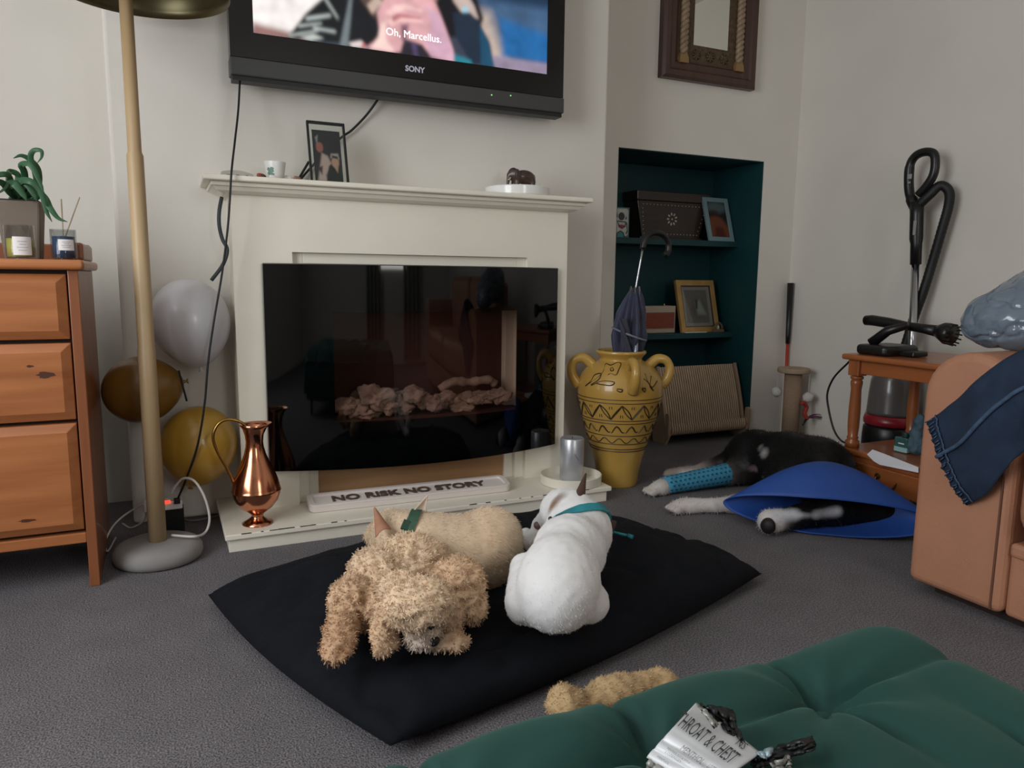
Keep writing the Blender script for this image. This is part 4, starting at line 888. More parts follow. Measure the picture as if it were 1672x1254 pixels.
# ================================================================ CAT LOUNGER IN THE RECESS
cl = thing('cat_lounger', 'corrugated cardboard cat scratch lounger in the teal recess', 'cat scratcher', (2.52, 3.03, 0))
card = mat('cardboard', (164, 140, 116), .9, var=.08, vscale=30); sisal = mat('corrugated_card', (196, 172, 146), .9, var=.1, vscale=20)
lx0, lx1 = 2.292, 2.772
def seatline(s_):   # from front roll to the top of the back
    P = [(2.985, .105), (2.975, .080), (2.985, .060), (3.005, .075), (3.015, .12), (3.035, .20), (3.065, .30), (3.095, .385)]
    q = spline([(0, a, b_) for a, b_ in P], 6); t_ = s_*(len(q)-1); i = min(int(t_), len(q)-2); return q[i].lerp(q[i+1], t_-i)
nr_ = 34
for k in range(nr_):
    xa = lx0+(lx1-lx0)*k/nr_; xb = xa+(lx1-lx0)/nr_*.55; mb = MB()
    fr_p = [seatline(i/18) for i in range(19)]
    vs = []; 
    for i, p in enumerate(fr_p):
        t_ = (fr_p[min(i+1, 18)]-fr_p[max(i-1, 0)]).normalized(); nrm = Vector((0, -t_.z, t_.y)); 
        a = p-nrm*.012; b_ = p+nrm*.002
        vs += [(xa, a.y, a.z), (xb, a.y, a.z), (xb, b_.y, b_.z), (xa, b_.y, b_.z)]
    fs = [(i*4+j, i*4+(j+1) % 4, i*4+4+(j+1) % 4, i*4+4+j) for i in range(18) for j in range(4)]+[(3, 2, 1, 0), (72, 73, 74, 75)]
    mb.add(vs, fs).build('card_strip', sisal, cl)
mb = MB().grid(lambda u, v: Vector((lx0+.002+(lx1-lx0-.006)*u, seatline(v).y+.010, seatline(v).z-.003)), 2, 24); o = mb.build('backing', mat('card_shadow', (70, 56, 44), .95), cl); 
for x in (lx0-.020, lx1+.004):
    P = [seatline(i/18) for i in range(19)]; poly = [(p.y-.006, p.z+.006) for p in P]+[(3.125, .37), (3.11, .10), (3.10, .0), (3.0, .0), (2.972, .05)]
    MB().prism(poly, .016, frame_matrix((x, 0, 0), (0, 1, 0), (0, 0, 1))).build('side_board', card, cl)
    MB().prism(rrect(2.968, 2.998, .045, .165, .014), .010, frame_matrix((x-.004 if x < 2.5 else x+.012, 0, 0), (0, 1, 0), (0, 0, 1))).build('arm_tab', card, cl)

# ================================================================ CAT POST, STICK
cp = thing('cat_post', 'sisal cat scratching post with a flat top and dangling pompoms', 'cat scratcher', (2.93, 2.82, 0))
qx, qy = 2.915, 2.80
MB().lathe([(0, 0), (.115, 0), (.115, .018), (0, .018)], qx, qy, 4).build('base', card, cp, bevel=.004)
MB().lathe([(0, .018), (.043, .018), (.043, .365), (0, .365)], qx, qy, 28).build('post', mat('sisal_post', (156, 130, 108), .95, var=.12, vscale=60, stretch=(1, 1, 6), bump=.4, bscale=90), cp, True)
MB().lathe([(0, .365), (.076, .365), (.080, .370), (.080, .385), (.076, .390), (0, .390)], qx, qy, 40).build('top_disc', mat('plush_beige', (168, 148, 124), .95, bump=.5, bscale=120), cp, bevel=.002)
pom = mat('pompom_white', (214, 210, 206), .95, bump=1, bscale=160)
for px, py, yy in ((1268, 640, 2.84), (1319, 649, 2.74)):
    p = Py(px, py, yy); me = rock_mesh('pompom', .026, px, .12, 3); o = link('pompom', me, pom, cp, True); o.location = p-cp.location; o.matrix_parent_inverse = Matrix.Identity(4)
    MB().tube([p, Vector((p.x+.004, p.y, .372))], .001, 5).build('string', mat('string_white', (220, 218, 214), .8), o if False else cp)
ft = thing('feather_toy', 'red and purple feather toy hanging beside the scratching post', 'cat toy', Py(1310, 680, 2.74))
MB().tube(spline([Py(1307, 660, 2.74), Py(1312, 658, 2.74), Py(1317, 665, 2.74), Py(1314, 675, 2.735), Py(1318, 685, 2.73)], 6), [.004, .006, .008, .009, .010, .011, .011, .010]+[.010]*17, 8).build('red_feather', mat('red_plush', (168, 56, 44), .8), ft, True)
MB().tube([Py(1317, 684, 2.73), Py(1311, 694, 2.72)], [.006, .004], 8).build('tip', blackp, ft, True)
for k in range(9):
    a = Py(1318, 682, 2.73); b_ = Py(1332+6*random.random()+2*k, 672+4*random.random()+k*1.5, 2.72)
    MB().tube(spline([a, (a+b_)/2+Vector((0, 0, .006)), b_], 4), [.003]*3+[.002]*3+[.0012]*3, 5).build('purple_feather', mat('purple_plush', (110, 60, 92), .85), ft, True)
st = thing('red_stick', 'thin red pole with a black grip leaning in the corner', 'stick', (3.0, 2.93, 0))
a, b_ = Vector((3.028, 2.955, 0.0)), Py(1291, 462, 2.965)
mid = a.lerp(b_, .62)
MB().tube([a, mid], .009, 12).build('pole', mat('red_lacquer', (176, 60, 44), .4), st, True)
MB().tube([mid.lerp(a, .02), mid.lerp(b_, .1), b_], [.012, .013, .017], 14).build('grip', mat('black_rubber', (14, 15, 16)), st, True)

# ================================================================ SIDE TABLE AND VACUUM CLEANER
tb = thing('side_table', 'orange wood side table with turned corner posts and a low drawer', 'side table', (2.6, 1.75, 0))
tw = wood('table_wood', (150, 84, 44), (172, 102, 58), 1, 3, .35, .25); twv = wood('table_wood_upright', (146, 82, 44), (168, 100, 58), 2, 3, .35, .25)
tx0, tx1, ty0, ty1 = 2.385, 2.785, 1.42, 2.035
MB().box(tx0-.012, tx1+.01, ty0-.01, ty1+.012, .533, .555).build('top', tw, tb, bevel=.008, seg=3)
mb = MB()
mb.box(tx0+.022, tx0+.042, ty0+.04, ty1-.04, .480, .533); mb.box(tx1-.042, tx1-.022, ty0+.04, ty1-.04, .480, .533); mb.box(tx0+.04, tx1-.04, ty1-.042, ty1-.022, .480, .533); mb.box(tx0+.04, tx1-.04, ty0+.022, ty0+.042, .480, .533)
mb.build('apron', tw, tb, bevel=.003)
for x in (tx0+.032, tx1-.032):
    for y in (ty0+.032, ty1-.032):
        MB().box(x-.024, x+.024, y-.024, y+.024, .472, .533).build('corner_block', twv, tb, bevel=.002)
        MB().lathe([(.014, .472), (.024, .468), (.024, .460), (.018, .456), (.022, .448), (.022, .440), (.019, .42), (.022, .33), (.021, .27), (.018, .235), (.022, .228), (.018, .222), (.026, .214), (.026, .190), (.02, .189)], x, y, 24).build('turned_post', twv, tb, True)
MB().box(tx0-.006, tx1, ty0, ty1+.006, .166, .190).build('lower_shelf', tw, tb, bevel=.008, seg=3)
MB().box(tx0+.004, tx1-.01, ty0+.01, ty1-.004, .055, .166).build('carcass', twv, tb, bevel=.002)
dr = MB().box(tx0-.016, tx0+.004, ty0+.01, ty1+.012, .058, .150).build('drawer', tw, tb, bevel=.004)
hb = mat('dark_brass_pull', (120, 88, 52), .35, metal=.8)
for yc in (1.80,):
    MB().lathe([(0, 0), (.010, 0), (.012, .003), (0, .006)], 0, 0, 16, frame_matrix((tx0-.016, yc+.04, .118), (0, 1, 0), (0, 0, 1)) @ Matrix.Rotation(PI, 4, 'X')).build('pull_rose', hb, dr)
    MB().tube(spline([(tx0-.022, yc+.04, .118), (tx0-.032, yc+.043, .098), (tx0-.030, yc+.03, .086), (tx0-.030, yc, .080), (tx0-.030, yc-.03, .086), (tx0-.022, yc-.04, .112)], 5), .003, 8).build('drop_handle', hb, dr, True)
for x in (tx0+.02, tx1-.05):
    for y in (ty0+.03, ty1-.05): MB().box(x, x+.03, y, y+.03, 0, .056).build('foot', twv, tb, bevel=.003)
# things on the lower shelf
LZ = .1905
bt = thing('green_bottle', 'small squat teal glass bottle on the lower table shelf', 'bottle', (2.47, 1.80, LZ))
bpos = Pz(1477, 738, LZ); bx_, by_ = bpos.x+.0, bpos.y
bx_ = max(bx_, 2.44)
MB().prism(rrect(-.028, .028, -.028, .028, .006), .058, Matrix.Translation((bx_, by_, LZ))).build('body', mat('teal_glass', (58, 98, 96), .12, coat=.4), bt, bevel=.005)
MB().prism(rrect(-.0285, .0285, -.0285, .0285, .006), .018, Matrix.Translation((bx_, by_, LZ+.004))).build('pale_band', mat('pale_teal', (150, 190, 192), .4), bt)
MB().lathe([(0, .058), (.014, .058), (.014, .074), (0, .074)], bx_, by_, 18, Matrix.Translation((0, 0, LZ))).build('cap', mat('dark_teal_cap', (30, 58, 58), .35), bt, bevel=.002)
MB().box(bx_-.0292, bx_-.0285, by_-.016, by_+.008, LZ+.034, LZ+.038).build('label_print', mat('label_paper', (232, 230, 228)), bt)
pa, pb = Pz(1425, 735, LZ+.001), Pz(1496, 765, LZ+.001)
mb = MB(); q = [Px(1416, 742, 2.370), Px(1425, 734, 2.372), Px(1447, 742, 2.372), Px(1500, 763, 2.372), Px(1500, 772, 2.366), Px(1437, 759, 2.366), Px(1427, 753, 2.366)]
mb.add(q, [(0, 6, 1), (6, 5, 2, 1), (5, 4, 3, 2)])
o = mb.build('folded_paper', mat('white_paper', (226, 224, 228), .7)); md = o.modifiers.new('S', 'SOLIDIFY'); md.thickness = .002; md.offset = 1
tag(o, 'folded strip of white paper caught on the lower shelf edge', 'paper')
cr = Px(1503, 705, 2.53)
prims = [ell((2.53, cr.y+.01, LZ+.03), (.03, .035, .03)), ell((2.535, cr.y+.012, LZ+.075), (.028, .03, .035)), ell((2.53, cr.y+.005, LZ+.125), (.022, .022, .03))]
tag(organic('cloth_bundle', prims, .02, .005, mat('slate_knit', (70, 92, 104), .9, var=.4, vscale=40, bump=.6, bscale=60), disp=lambda c: .006*noise.noise(c*60)), 'crumpled slate blue cloth beside the teal bottle', 'cloth')
cable('table_cable', [Px(1397, 578, 2.66), Px(1385, 592, 2.66), Px(1362, 616, 2.66), Px(1351, 642, 2.66), Px(1353, 668, 2.66), Px(1361, 700, 2.66), Px(1372, 718, 2.66), Px(1388, 727, 2.68), (2.74, 2.11, .07), (2.79, 2.07, .0048), (2.80, 1.95, .0048)], .0045, cab, 'black cable bowing out behind the far end of the side table')
# upright vacuum behind the table
vc = thing('vacuum_cleaner', 'black upright vacuum cleaner with chrome tube and looped handle behind the table', 'vacuum cleaner', (2.92, 2.26, 0))
VX = 2.92; vcy = Px(1458, 650, VX).y; vblk = mat('vacuum_black', (20, 21, 22), .35)
MB().lathe([(0, .0), (.11, .0), (.115, .02), (.115, .15), (.112, .19), (.105, .20), (0, .20)], VX, vcy, 40).build('body', vblk, vc, True)
MB().lathe([(.100, .20), (.113, .206), (.114, .222), (.108, .245), (.09, .25), (0, .25)], VX, vcy, 40).build('red_band', mat('vacuum_red', (140, 34, 44), .3), vc, True)
MB().lathe([(.106, .25), (.104, .262), (.100, .34), (.094, .40), (.080, .445), (.05, .468), (0, .474)], VX, vcy, 40).build('dust_bin', mat('smoked_bin', (96, 92, 90), .25, coat=.3), vc, True)
MB().prism(ellp(0, 0, .034, .018, 20), .001, frame_matrix((VX-.1155*.8-.003, vcy-.07, .13), (-.6, -.8, 0) if False else (.0, -1, 0), (0, 0, 1))).build('badge', mat('badge_grey', (90, 86, 90), .4), vc)
W0 = [Px(1494, 575, VX), Px(1495, 428, VX)]; W0[0].z = .16
MB().tube(W0, .0155, 16).build('chrome_tube', mat('chrome', (180, 182, 186)), vc, True)
MB().tube([Px(1495, 432, VX), Px(1496, 398, VX), Px(1496, 390, VX), Px(1497, 350, VX), Px(1497, 330, VX)], [.022, .023, .027, .027, .028], 14).build('tube_grip', vblk, vc, True)
MB().prism(rrect(-.006, .006, -.03, .03, .003), .004, frame_matrix(Px(1494, 372, VX-.026), (0, -1, 0), (0, 0, 1))).build('badge_plate', mat('badge_silver', (150, 150, 150), .4), vc)
HL = [Px(1498, 345, VX), Px(1487, 322, VX), Px(1484, 300, VX), Px(1486, 270, VX), Px(1496, 254, VX), Px(1512, 248, VX), Px(1525, 252, VX), Px(1527, 270, VX), Px(1523, 288, VX), Px(1512, 305, VX), Px(1500, 318, VX)]
MB().tube(spline(HL, 6), [.024]*6+[.020]*12+[.018]*43, 12).build('loop_handle', vblk, vc, True)
q = Px(1486, 288, VX-.02); MB().box(q.x-.006, q.x, q.y-.010, q.y+.010, q.z-.012, q.z+.010).build('switch', mat('badge_silver', (150, 150, 150)), vc, bevel=.003)
MB().box(q.x-.006, q.x, q.y-.006, q.y+.006, q.z-.030, q.z-.022).build('switch', mat('badge_silver', (150, 150, 150)), vc, bevel=.002)
hp = spline([Px(1500, 335, VX), Px(1518, 318, VX+.01), Px(1535, 303, VX+.03), Px(1549, 312, VX+.05), Px(1549, 335, VX+.06), Px(1538, 375, VX+.06), Px(1522, 430, VX+.06), Px(1508, 475, VX+.05), Px(1492, 520, VX+.04), Px(1478, 565, VX+.03)], 14)
MB().tube(hp, [.019*(1+.08*(i % 2)) for i in range(len(hp))], 12).build('hose', mat('hose_black', (16, 17, 18), .55), vc, True)
# brush tool and floor head on the table top
TT = .5552
tl = thing('brush_tool', 'black vacuum brush tool lying across the table top', 'vacuum tool', (2.52, 1.92, TT))
XN = 2.56
MB().tube([Px(1414, 523, XN), Px(1425, 523, XN), Px(1450, 527, XN), Px(1480, 532, XN), Px(1510, 537, XN), Px(1532, 541, XN)], [.020, .0215, .021, .016, .018, .022], 14).build('tube', vblk, tl, True)
MB().tube([Px(1530, 541, XN), Px(1540, 542, XN), Px(1548, 545, XN), Px(1556, 547, XN)], [.022, .034, .040, .036], 16).build('brush_head', vblk, tl, True)
mb = MB()
for k in range(14):
    c = Px(1546, 545, XN); a = 2*PI*k/14; mb.tube([Vector((XN+.036*math.cos(a), Px(1549, 545, XN).y, c.z+.036*math.sin(a))), Vector((XN+.037*math.cos(a), Px(1560, 548, XN).y, c.z-.004+.037*math.sin(a)))], .003, 5)
mb.build('bristles', mat('bristle_black', (26, 26, 27), .8), tl)
fh = thing('vacuum_floor_tool', 'black vacuum floor head resting at the table corner', 'vacuum tool', (2.45, 2.0, TT))
y1_, y0_ = Px(1405, 560, 2.45).y, Px(1462, 560, 2.45).y; y1_ = min(y1_, 2.025)
MB().prism(rrect(2.41, 2.60, y0_, y1_, .03), .038, Matrix.Translation((0, 0, TT))).build('sole', vblk, fh, bevel=.014, seg=4)
MB().tube([Vector((2.47, y1_-.03, TT+.040)), Px(1450, 540, 2.49), Px(1483, 531, 2.51)], [.020, .018, .014], 12).build('neck', vblk, fh, True)
MB().box(2.48, 2.56, Px(1500, 560, 2.5).y, y0_+.02, TT+.002, TT+.022).build('rear_plate', vblk, fh, bevel=.006)

# ================================================================ SOFA, JEANS, BAG
sf = thing('leather_sofa', 'tan leather sofa with a broad rounded arm', 'sofa', (2.25, .5, 0))
lea = mat('tan_leather', (178, 126, 98), .5, var=.06, vscale=6, bump=.25, bscale=140)
def arm(y0, y1, x0, x1):
    pr = [(y0, .03), (y0, .52)]+[((y0+y1)/2-(y1-y0)/2*math.cos(a), .545+.115*math.sin(a)) for a in [PI*i/14 for i in range(15)]]+[(y1, .52), (y1, .03)]
    pr = [pr[0], pr[1]]+pr[2:]
    return MB().prism(pr[::-1], x1-x0, frame_matrix((x0, 0, 0), (0, 1, 0), (0, 0, 1)))
o = arm(1.035, 1.285, 1.80, 2.66).build('arm', lea, sf, smooth=False, bevel=.022, seg=4)
arm(-.95, -.70, 1.80, 2.66).build('arm', lea, sf, bevel=.022, seg=4)
MB().box(1.815, 2.66, -.70, 1.035, .03, .215).build('seat_base', lea, sf, bevel=.012, seg=3)
MB().box(1.808, 1.83, -.70, 1.033, .180, .216).build('front_piping', lea, sf, bevel=.010, seg=3)
for y0, y1 in ((-.69, .165), (.175, 1.03)):
    MB().box(1.775, 2.5, y0, y1, .222, .455).build('seat_cushion', lea, sf, bevel=.075, seg=6)
    MB().box(2.40, 2.62, y0, y1, .42, .84).build('back_cushion', lea, sf, bevel=.08, seg=6)
MB().box(2.56, 2.70, -.72, 1.06, .03, .80).build('back_frame', lea, sf, bevel=.03, seg=4)
MB().tube([(1.7985, 1.058, .04), (1.7985, 1.058, .50)], .003, 6).build('arm_seam', mat('dark_seam', (104, 66, 46), .6), sf)
MB().box(1.86, 2.6, -.9, 1.24, 0, .03).build('base_board', mat('dark_gap', (38, 24, 16)), sf)
# jeans
jn = thing('denim_jeans', 'dark blue denim jeans with one leg hanging over the sofa arm', 'jeans', (1.85, 1.1, .5))
denim = mat('denim', (28, 44, 66), .9, var=.3, vscale=14, bump=.3, bscale=300)
JT = [Px(1514, 688, 1.782), Px(1560, 655, 1.772), Px(1612, 606, 1.768), Px(1672, 568, 1.772), Vector((1.80, .99, .70)), Vector((1.92, .92, .705)), Vector((2.12, .84, .62)), Vector((2.3, .7, .50))]
JB = [Px(1576, 826, 1.782), Px(1612, 806, 1.768), Px(1640, 766, 1.755), Px(1672, 736, 1.752), Vector((1.745, .93, .47)), Vector((1.80, .82, .485)), Vector((2.0, .68, .478)), Vector((2.2, .55, .475))]
JT, JB = spline(JT, 8), spline(JB, 8); nj = len(JT)
def jf(u, v, off=0.0):
    t_ = u*(nj-1); i = min(int(t_), nj-2); a = JT[i].lerp(JT[i+1], t_-i); b_ = JB[i].lerp(JB[i+1], t_-i); p = a.lerp(b_, v)
    wv = .010*noise.noise(Vector((u*5, v*3, 1.3)))+.006*noise.noise(Vector((u*13, v*6, 4.2)))
    bul = .045*math.sin(PI*v)*(1-.4*u)
    p = p+Vector((-bul*.55-wv-off, 0, .25*bul*u)); 
    if u < .06: p += Vector((-.004*math.sin(v*60)*(1-u/.06), .006*noise.noise(Vector((v*30, 0, 0))), 0))
    return p
o = MB().grid(jf, 70, 30).build('leg', denim, jn, True); md = o.modifiers.new('S', 'SOLIDIFY'); md.thickness = .008; md.offset = 1
seamm = mat('denim_seam', (62, 82, 108), .9, var=.25, vscale=60)
mb = MB(); mb.tube([jf(i/60, .42+.03*math.sin(i/9), .006) for i in range(36)], .005, 6); mb.build('side_seam', seamm, jn, True)
mb = MB()
for k in range(24): v = (k+.5)/24; mb.tube([jf(.004, v, .004), jf(.035, v+.008*(-1)**k, .006)], .0017, 5)
mb.tube([jf(.05, k/40, .006) for k in range(41)], .002, 5); mb.build('frayed_hem', seamm, jn, True)
# bag
def bagdisp(c):
    q = Vector((c.x*5, c.y*9, c.z*9)); w_ = abs(noise.noise(q+Vector((3, 1, 2))+.35*Vector((noise.noise(c*14), noise.noise(c*14+Vector((5, 0, 0))), 0))))
    r2 = abs(noise.noise(Vector((c.x*7+c.z*5, c.y*16, c.z*16-c.x*6))))
    return .014*noise.noise(c*7)-.010*max(0, 1-w_/.05)-.006*max(0, 1-r2/.07)+.005*noise.noise(Vector((c.x*9, c.y*26, c.z*34)))+.0015*noise.noise(c*60)
prims = [ell((2.035, 1.195, .748), (.125, .12, .085), (0, -.15, .3)), ell((2.15, 1.165, .792), (.15, .13, .106), (0, -.1, .2)), ell((2.31, 1.12, .795), (.16, .14, .113)), ell((2.0, 1.20, .715), (.09, .10, .045))]
tag(organic('plastic_bag', prims, .06, .006, mat('grey_polythene', (108, 122, 136), .2, var=.06, vscale=5, coat=.5), disp=bagdisp, floor=.664), 'full shiny grey plastic bag lying on the sofa arm', 'bag')

# ================================================================ DOG BED
bl_, bf_, br_, bb_ = Vector((.068, 1.935, 0)), Vector((.318, 1.150, 0)), Vector((1.462, 1.470, 0)), Vector((1.215, 2.10, 0))
DENT = [(.74, 1.36, .17, .035), (.91, 1.60, .13, .03), (.45, 1.42, .19, .03), (.62, 1.60, .15, .03)]
def bed_h(x, y):   # used by the dogs too
    z = .150
    for cx, cy, r, d in DENT: z -= d*math.exp(-((x-cx)**2+(y-cy)**2)/(r*r))
    return z
def bedpt(u, v, top):
    a, b_ = 2*u-1, 2*v-1
    p = (bf_*(1-u)+br_*u)*(1-v)+(bl_*(1-u)+bb_*u)*v
    ctr = Vector((.77, 1.66, 0)); pin = .035*((1-a*a)+(1-b_*b_))-.0
    ed = max(abs(a), abs(b_)); p = p+(p-ctr).normalized()*(.03*((1-a*a) if abs(b_) > abs(a) else (1-b_*b_))*ed**4)
    k = (max(0, 1-abs(a)**3.2)**.5)*(max(0, 1-abs(b_)**3.2)**.5)
    if top:
        wr = .010*noise.noise(Vector((p.x*6, p.y*6, 0)))-.010*max(0, 1-abs(noise.noise(Vector((p.x*4+p.y*3, p.y*7-p.x*2, 3))))/.10)+.004*noise.noise(Vector((p.x*18, p.y*11, 3)))+.012*(1-k)*noise.noise(Vector((a*9, b_*9, 5)))*min(1, k*4)
        zz = .030+(bed_h(p.x, p.y)-.030)*k+wr*min(1, k*2.5)
    else: zz = .030-.029*min(1, k*2.2)
    return Vector((p.x, p.y, max(zz, .001)))
mb = MB().grid(lambda u, v: bedpt(u, v, True), 90, 80)
nb_ = len(mb.v); g_ = MB().grid(lambda u, v: bedpt(u, v, False), 90, 80); mb.add(g_.v, [tuple(reversed(f)) for f in g_.f])
bed = weld(mb.build('dog_bed', mat('black_navy_canvas', (10, 14, 21), .9, var=.15, vscale=6, spec=.25, bump=.25, bscale=240), smooth=True))
tag(bed, 'large flat black dog bed cushion on the grey carpet', 'dog bed')

# ================================================================ DOGS
furm = colmat('dog_coat', .9, sheen=.15, spec=.15); hairm = colmat('dog_hair', .75, sheen=.1, spec=.2)
noseM = mat('dog_nose', (22, 18, 18), .6); eyeM = mat('dog_eye', (18, 12, 10), .1, coat=.5)
def Q(px, py, z): return tuple(Pz(px, py, z))
def tint(cols, amt, sc):
    def f(co, cc):
        n = np.array([noise.noise(Vector(c)*sc) for c in co]); return np.clip(cc*(1+amt*n)[:, None], 0, 1)
    return f
def hit(prims, k, px, py, inset=0.0):
    """where the body's surface lies under this pixel"""
    d = ray(px, py).normalized(); t = np.arange(.7, 3.2, .002); P_ = np.array((0, 0, CAM_H))+t[:, None]*np.array(d[:]); dd, _ = sdf(prims, P_, k); w_ = np.where(dd < 0)[0]
    return Vector(P_[w_[0]])+d*inset if len(w_) else None
def ear(name, base_a, base_b, tip, m, parent, depth=.012, inner=None, curve=.010):
    """a standing ear: curved triangular shell with thickness"""
    A_, B_, T_ = Vector(base_a), Vector(base_b), Vector(tip); nn = (B_-A_).cross(T_-A_).normalized()
    def fn(u, v):
        p = A_.lerp(B_, u).lerp(T_, v); w_ = (1-v)
        return p+nn*(curve*(1-(2*u-1)**2)*(w_**.7)) + (A_.lerp(B_, .5)-T_).normalized()*0
    o = MB().grid(fn, 9, 9).build(name, m, parent, True); md = o.modifiers.new('S', 'SOLIDIFY'); md.thickness = .004; md.offset = 0
    md = o.modifiers.new('Sub', 'SUBSURF'); md.levels = md.render_levels = 1; return o

# ---- white terrier, curled with its back to the camera
wd = thing('white_dog', 'smooth white terrier lying with its back turned on the black bed', 'dog', (.75, 1.4, .11))
W_ = (232, 231, 230); BR = (92, 66, 52)
prims = [ell(Q(910, 965, .195), (.084, .092, .083), (0, 0, -.75)), ell(Q(915, 935, .215), (.083, .10, .082), (0, 0, -.70)), ell(Q(930, 900, .224), (.083, .10, .082), (0, 0, -.65)), ell(Q(944, 870, .226), (.082, .085, .084), (0, 0, -.6)),
         cap(Q(944, 858, .240), Q(934, 836, .262), .062, .050), cap(Q(934, 836, .262), Q(920, 828, .262), .050, .046), ell(Q(916, 830, .256), (.046, .048, .042)), cap(Q(905, 840, .238), Q(881, 856, .190), .032, .021),
         ('k', .010, cap(Q(855, 985, .165), Q(857, 928, .200), .040, .034)), ('k', .012, cap(Q(852, 995, .145), Q(882, 1006, .136), .030, .026)),
         ('k', .012, ell(Q(958, 982, .158), (.048, .055, .044), (0, 0, -.4))), cap(Q(905, 905, .18), Q(872, 888, .145), .030, .024), cap(Q(872, 884, .15), Q(858, 872, .150), .020, .018)]
cols = [W_]*len(prims); 
def wcol(co, cc):
    n = np.array([noise.noise(Vector(c)*14) for c in co]); cc = np.clip(cc*(1+.05*n)[:, None], 0, 1)
    for (px, py, z, r, col) in ((872, 948, .22, .006, (150, 140, 138)), (918, 882, .30, .006, (130, 120, 116)), (905, 826, .285, .022, (150, 118, 98)), (918, 818, .295, .020, (120, 92, 76))):
        q = np.array(Pz(px, py, z)); d = np.sqrt(((co-q)**2).sum(1)); a = np.clip(1.4-d/r, 0, 1)[:, None]; cc = cc*(1-a)+np.array(lin(col)[:3])*a
    return cc
floorf = lambda G: np.array(0.0)
def bedfloor(G):
    z = np.full(len(G), .150)
    for cx, cy, r, d in DENT: z -= d*np.exp(-((G[:, 0]-cx)**2+(G[:, 1]-cy)**2)/(r*r))
    return (z-.006)-G[:, 2]
b = organic('body', prims, .024, .0055, furm, wd, cols, .012, disp=lambda c: .0016*noise.noise(c*55), floor=bedfloor, smooth_it=4, colfn=wcol)
fur('short_coat', b, 16000, .005, .0005, (-.3, -1.4, -.3), .2, hairm, wd, seg=1, jitter=.04)
em = colmat('dog_coat', .9)
ob = mat('ear_brown', (78, 56, 46), .85, var=.2, vscale=30)
ear('ear', Q(926, 832, .285), Q(954, 840, .280), Pz(957, 772, .345), ob, wd, curve=.016)['label'] = 'dark brown upright ear'
ear('ear', Q(984, 846, .262), Q(1000, 872, .222), Pz(1006, 852, .235), ob, wd)['label'] = 'dark brown folded ear'
p = hit(prims, .024, 899, 847) or Pz(899, 847, .255); o = link('eye', rock_mesh('eye', .006, 2, 0, 2), eyeM, wd, True); o.location = p-wd.location; o.matrix_parent_inverse = Matrix.Identity(4)
p = hit(prims, .024, 878, 858) or Pz(877, 858, .192); o = link('nose', rock_mesh('nose', .011, 3, .1, 2), mat('pink_nose', (120, 92, 92), .5), wd, True); o.location = p-wd.location; o.matrix_parent_inverse = Matrix.Identity(4)
def collar(name, c, axis, prims, k, wdt, m, parent, label=None):
    """a band that follows the neck it goes round"""
    c = Vector(c); ax = Vector(axis).normalized(); x = ax.orthogonal().normalized(); y = ax.cross(x); n = 48; vs = []
    t = np.arange(.012, .12, .002)
    for q in range(n):
        a = 2*PI*q/n; d = x*math.cos(a)+y*math.sin(a); rr = []
        for o_ in (-wdt/2, wdt/2):
            P_ = np.array([(c+ax*o_+d*v)[:] for v in t]); dd, _ = sdf(prims, P_, k); w_ = np.where(dd > 0)[0]; rr.append(t[w_[0]] if len(w_) else .09)
        vs += [c+d*(rr[0]+.001)-ax*wdt/2, c+d*(rr[1]+.001)+ax*wdt/2, c+d*(rr[1]+.005)+ax*wdt/2, c+d*(rr[0]+.005)-ax*wdt/2]
    mb = MB(); mb.add(vs, [(4*q+j, 4*q+(j+1) % 4, 4*((q+1) % n)+(j+1) % 4, 4*((q+1) % n)+j) for q in range(n) for j in range(4)])
    o = mb.build(name, m, parent, True); md = o.modifiers.new('E', 'EDGE_SPLIT')
    if label: o['label'] = label
    return o
tealc = mat('teal_webbing', (44, 138, 150), .6)
nk = Pz(945, 858, .244); axn = Pz(936, 842, .258)-Pz(948, 866, .232)
collar('collar', nk, axn, prims, .024, .022, tealc, wd, 'teal webbing collar')
cf = thing('teal_chew', 'teal plastic chew stick lying right of the white dog', 'dog toy', Pz(1015, 875, .155))
MB().tube([Pz(998, 868, .152), Pz(1026, 875, .152)], .004, 8).build('stick', tealc, cf, True); MB().tube([Pz(1026, 875, .152), Pz(1033, 877, .152)], [.007, .006], 8).build('tip', tealc, cf, True)

# ---- tan dog lying behind the poodle, facing the fireplace
td = thing('tan_dog', 'pale tan short-haired dog lying behind the poodle facing the hearth', 'dog', (.6, 1.6, .11))
TN = (206, 180, 150); TC = (220, 200, 174)
prims = [ell(Q(797, 890, .192), (.076, .085, .084), (0, 0, .2)), ell(Q(760, 900, .192), (.090, .078, .078)), ell(Q(715, 895, .200), (.090, .076, .074)), ell(Q(685, 890, .208), (.070, .074, .070)), cap(Q(674, 888, .205), Q(650, 878, .225), .050, .042),
         ell(Q(645, 868, .232), (.046, .060, .044), (0, 0, .2)), cap(Q(638, 866, .228), tuple(Pz(638, 866, .228)+Vector((-.02, .09, -.04))), .034, .024), ell(Q(806, 868, .222), (.058, .05, .048)), cap(Q(640, 908, .17), Q(618, 928, .145), .04, .03), cap(Q(822, 905, .15), Q(792, 932, .14), .045, .04)]
cols = [TN, TN, TC, TN, TN, TC, TN, TC, TC, TC]
b = organic('body', prims, .04, .0055, furm, td, cols, .02, disp=lambda c: .002*noise.noise(c*45), floor=bedfloor, smooth_it=4, colfn=tint(None, .22, 13))
fur('short_coat', b, 22000, .008, .0006, (1.2, -.5, -.6), .3, hairm, td, seg=2, jitter=.07)
ei = mat('ear_tan', (166, 118, 92), .85, var=.12, vscale=30); eo = mat('ear_cream', (216, 196, 176), .85)
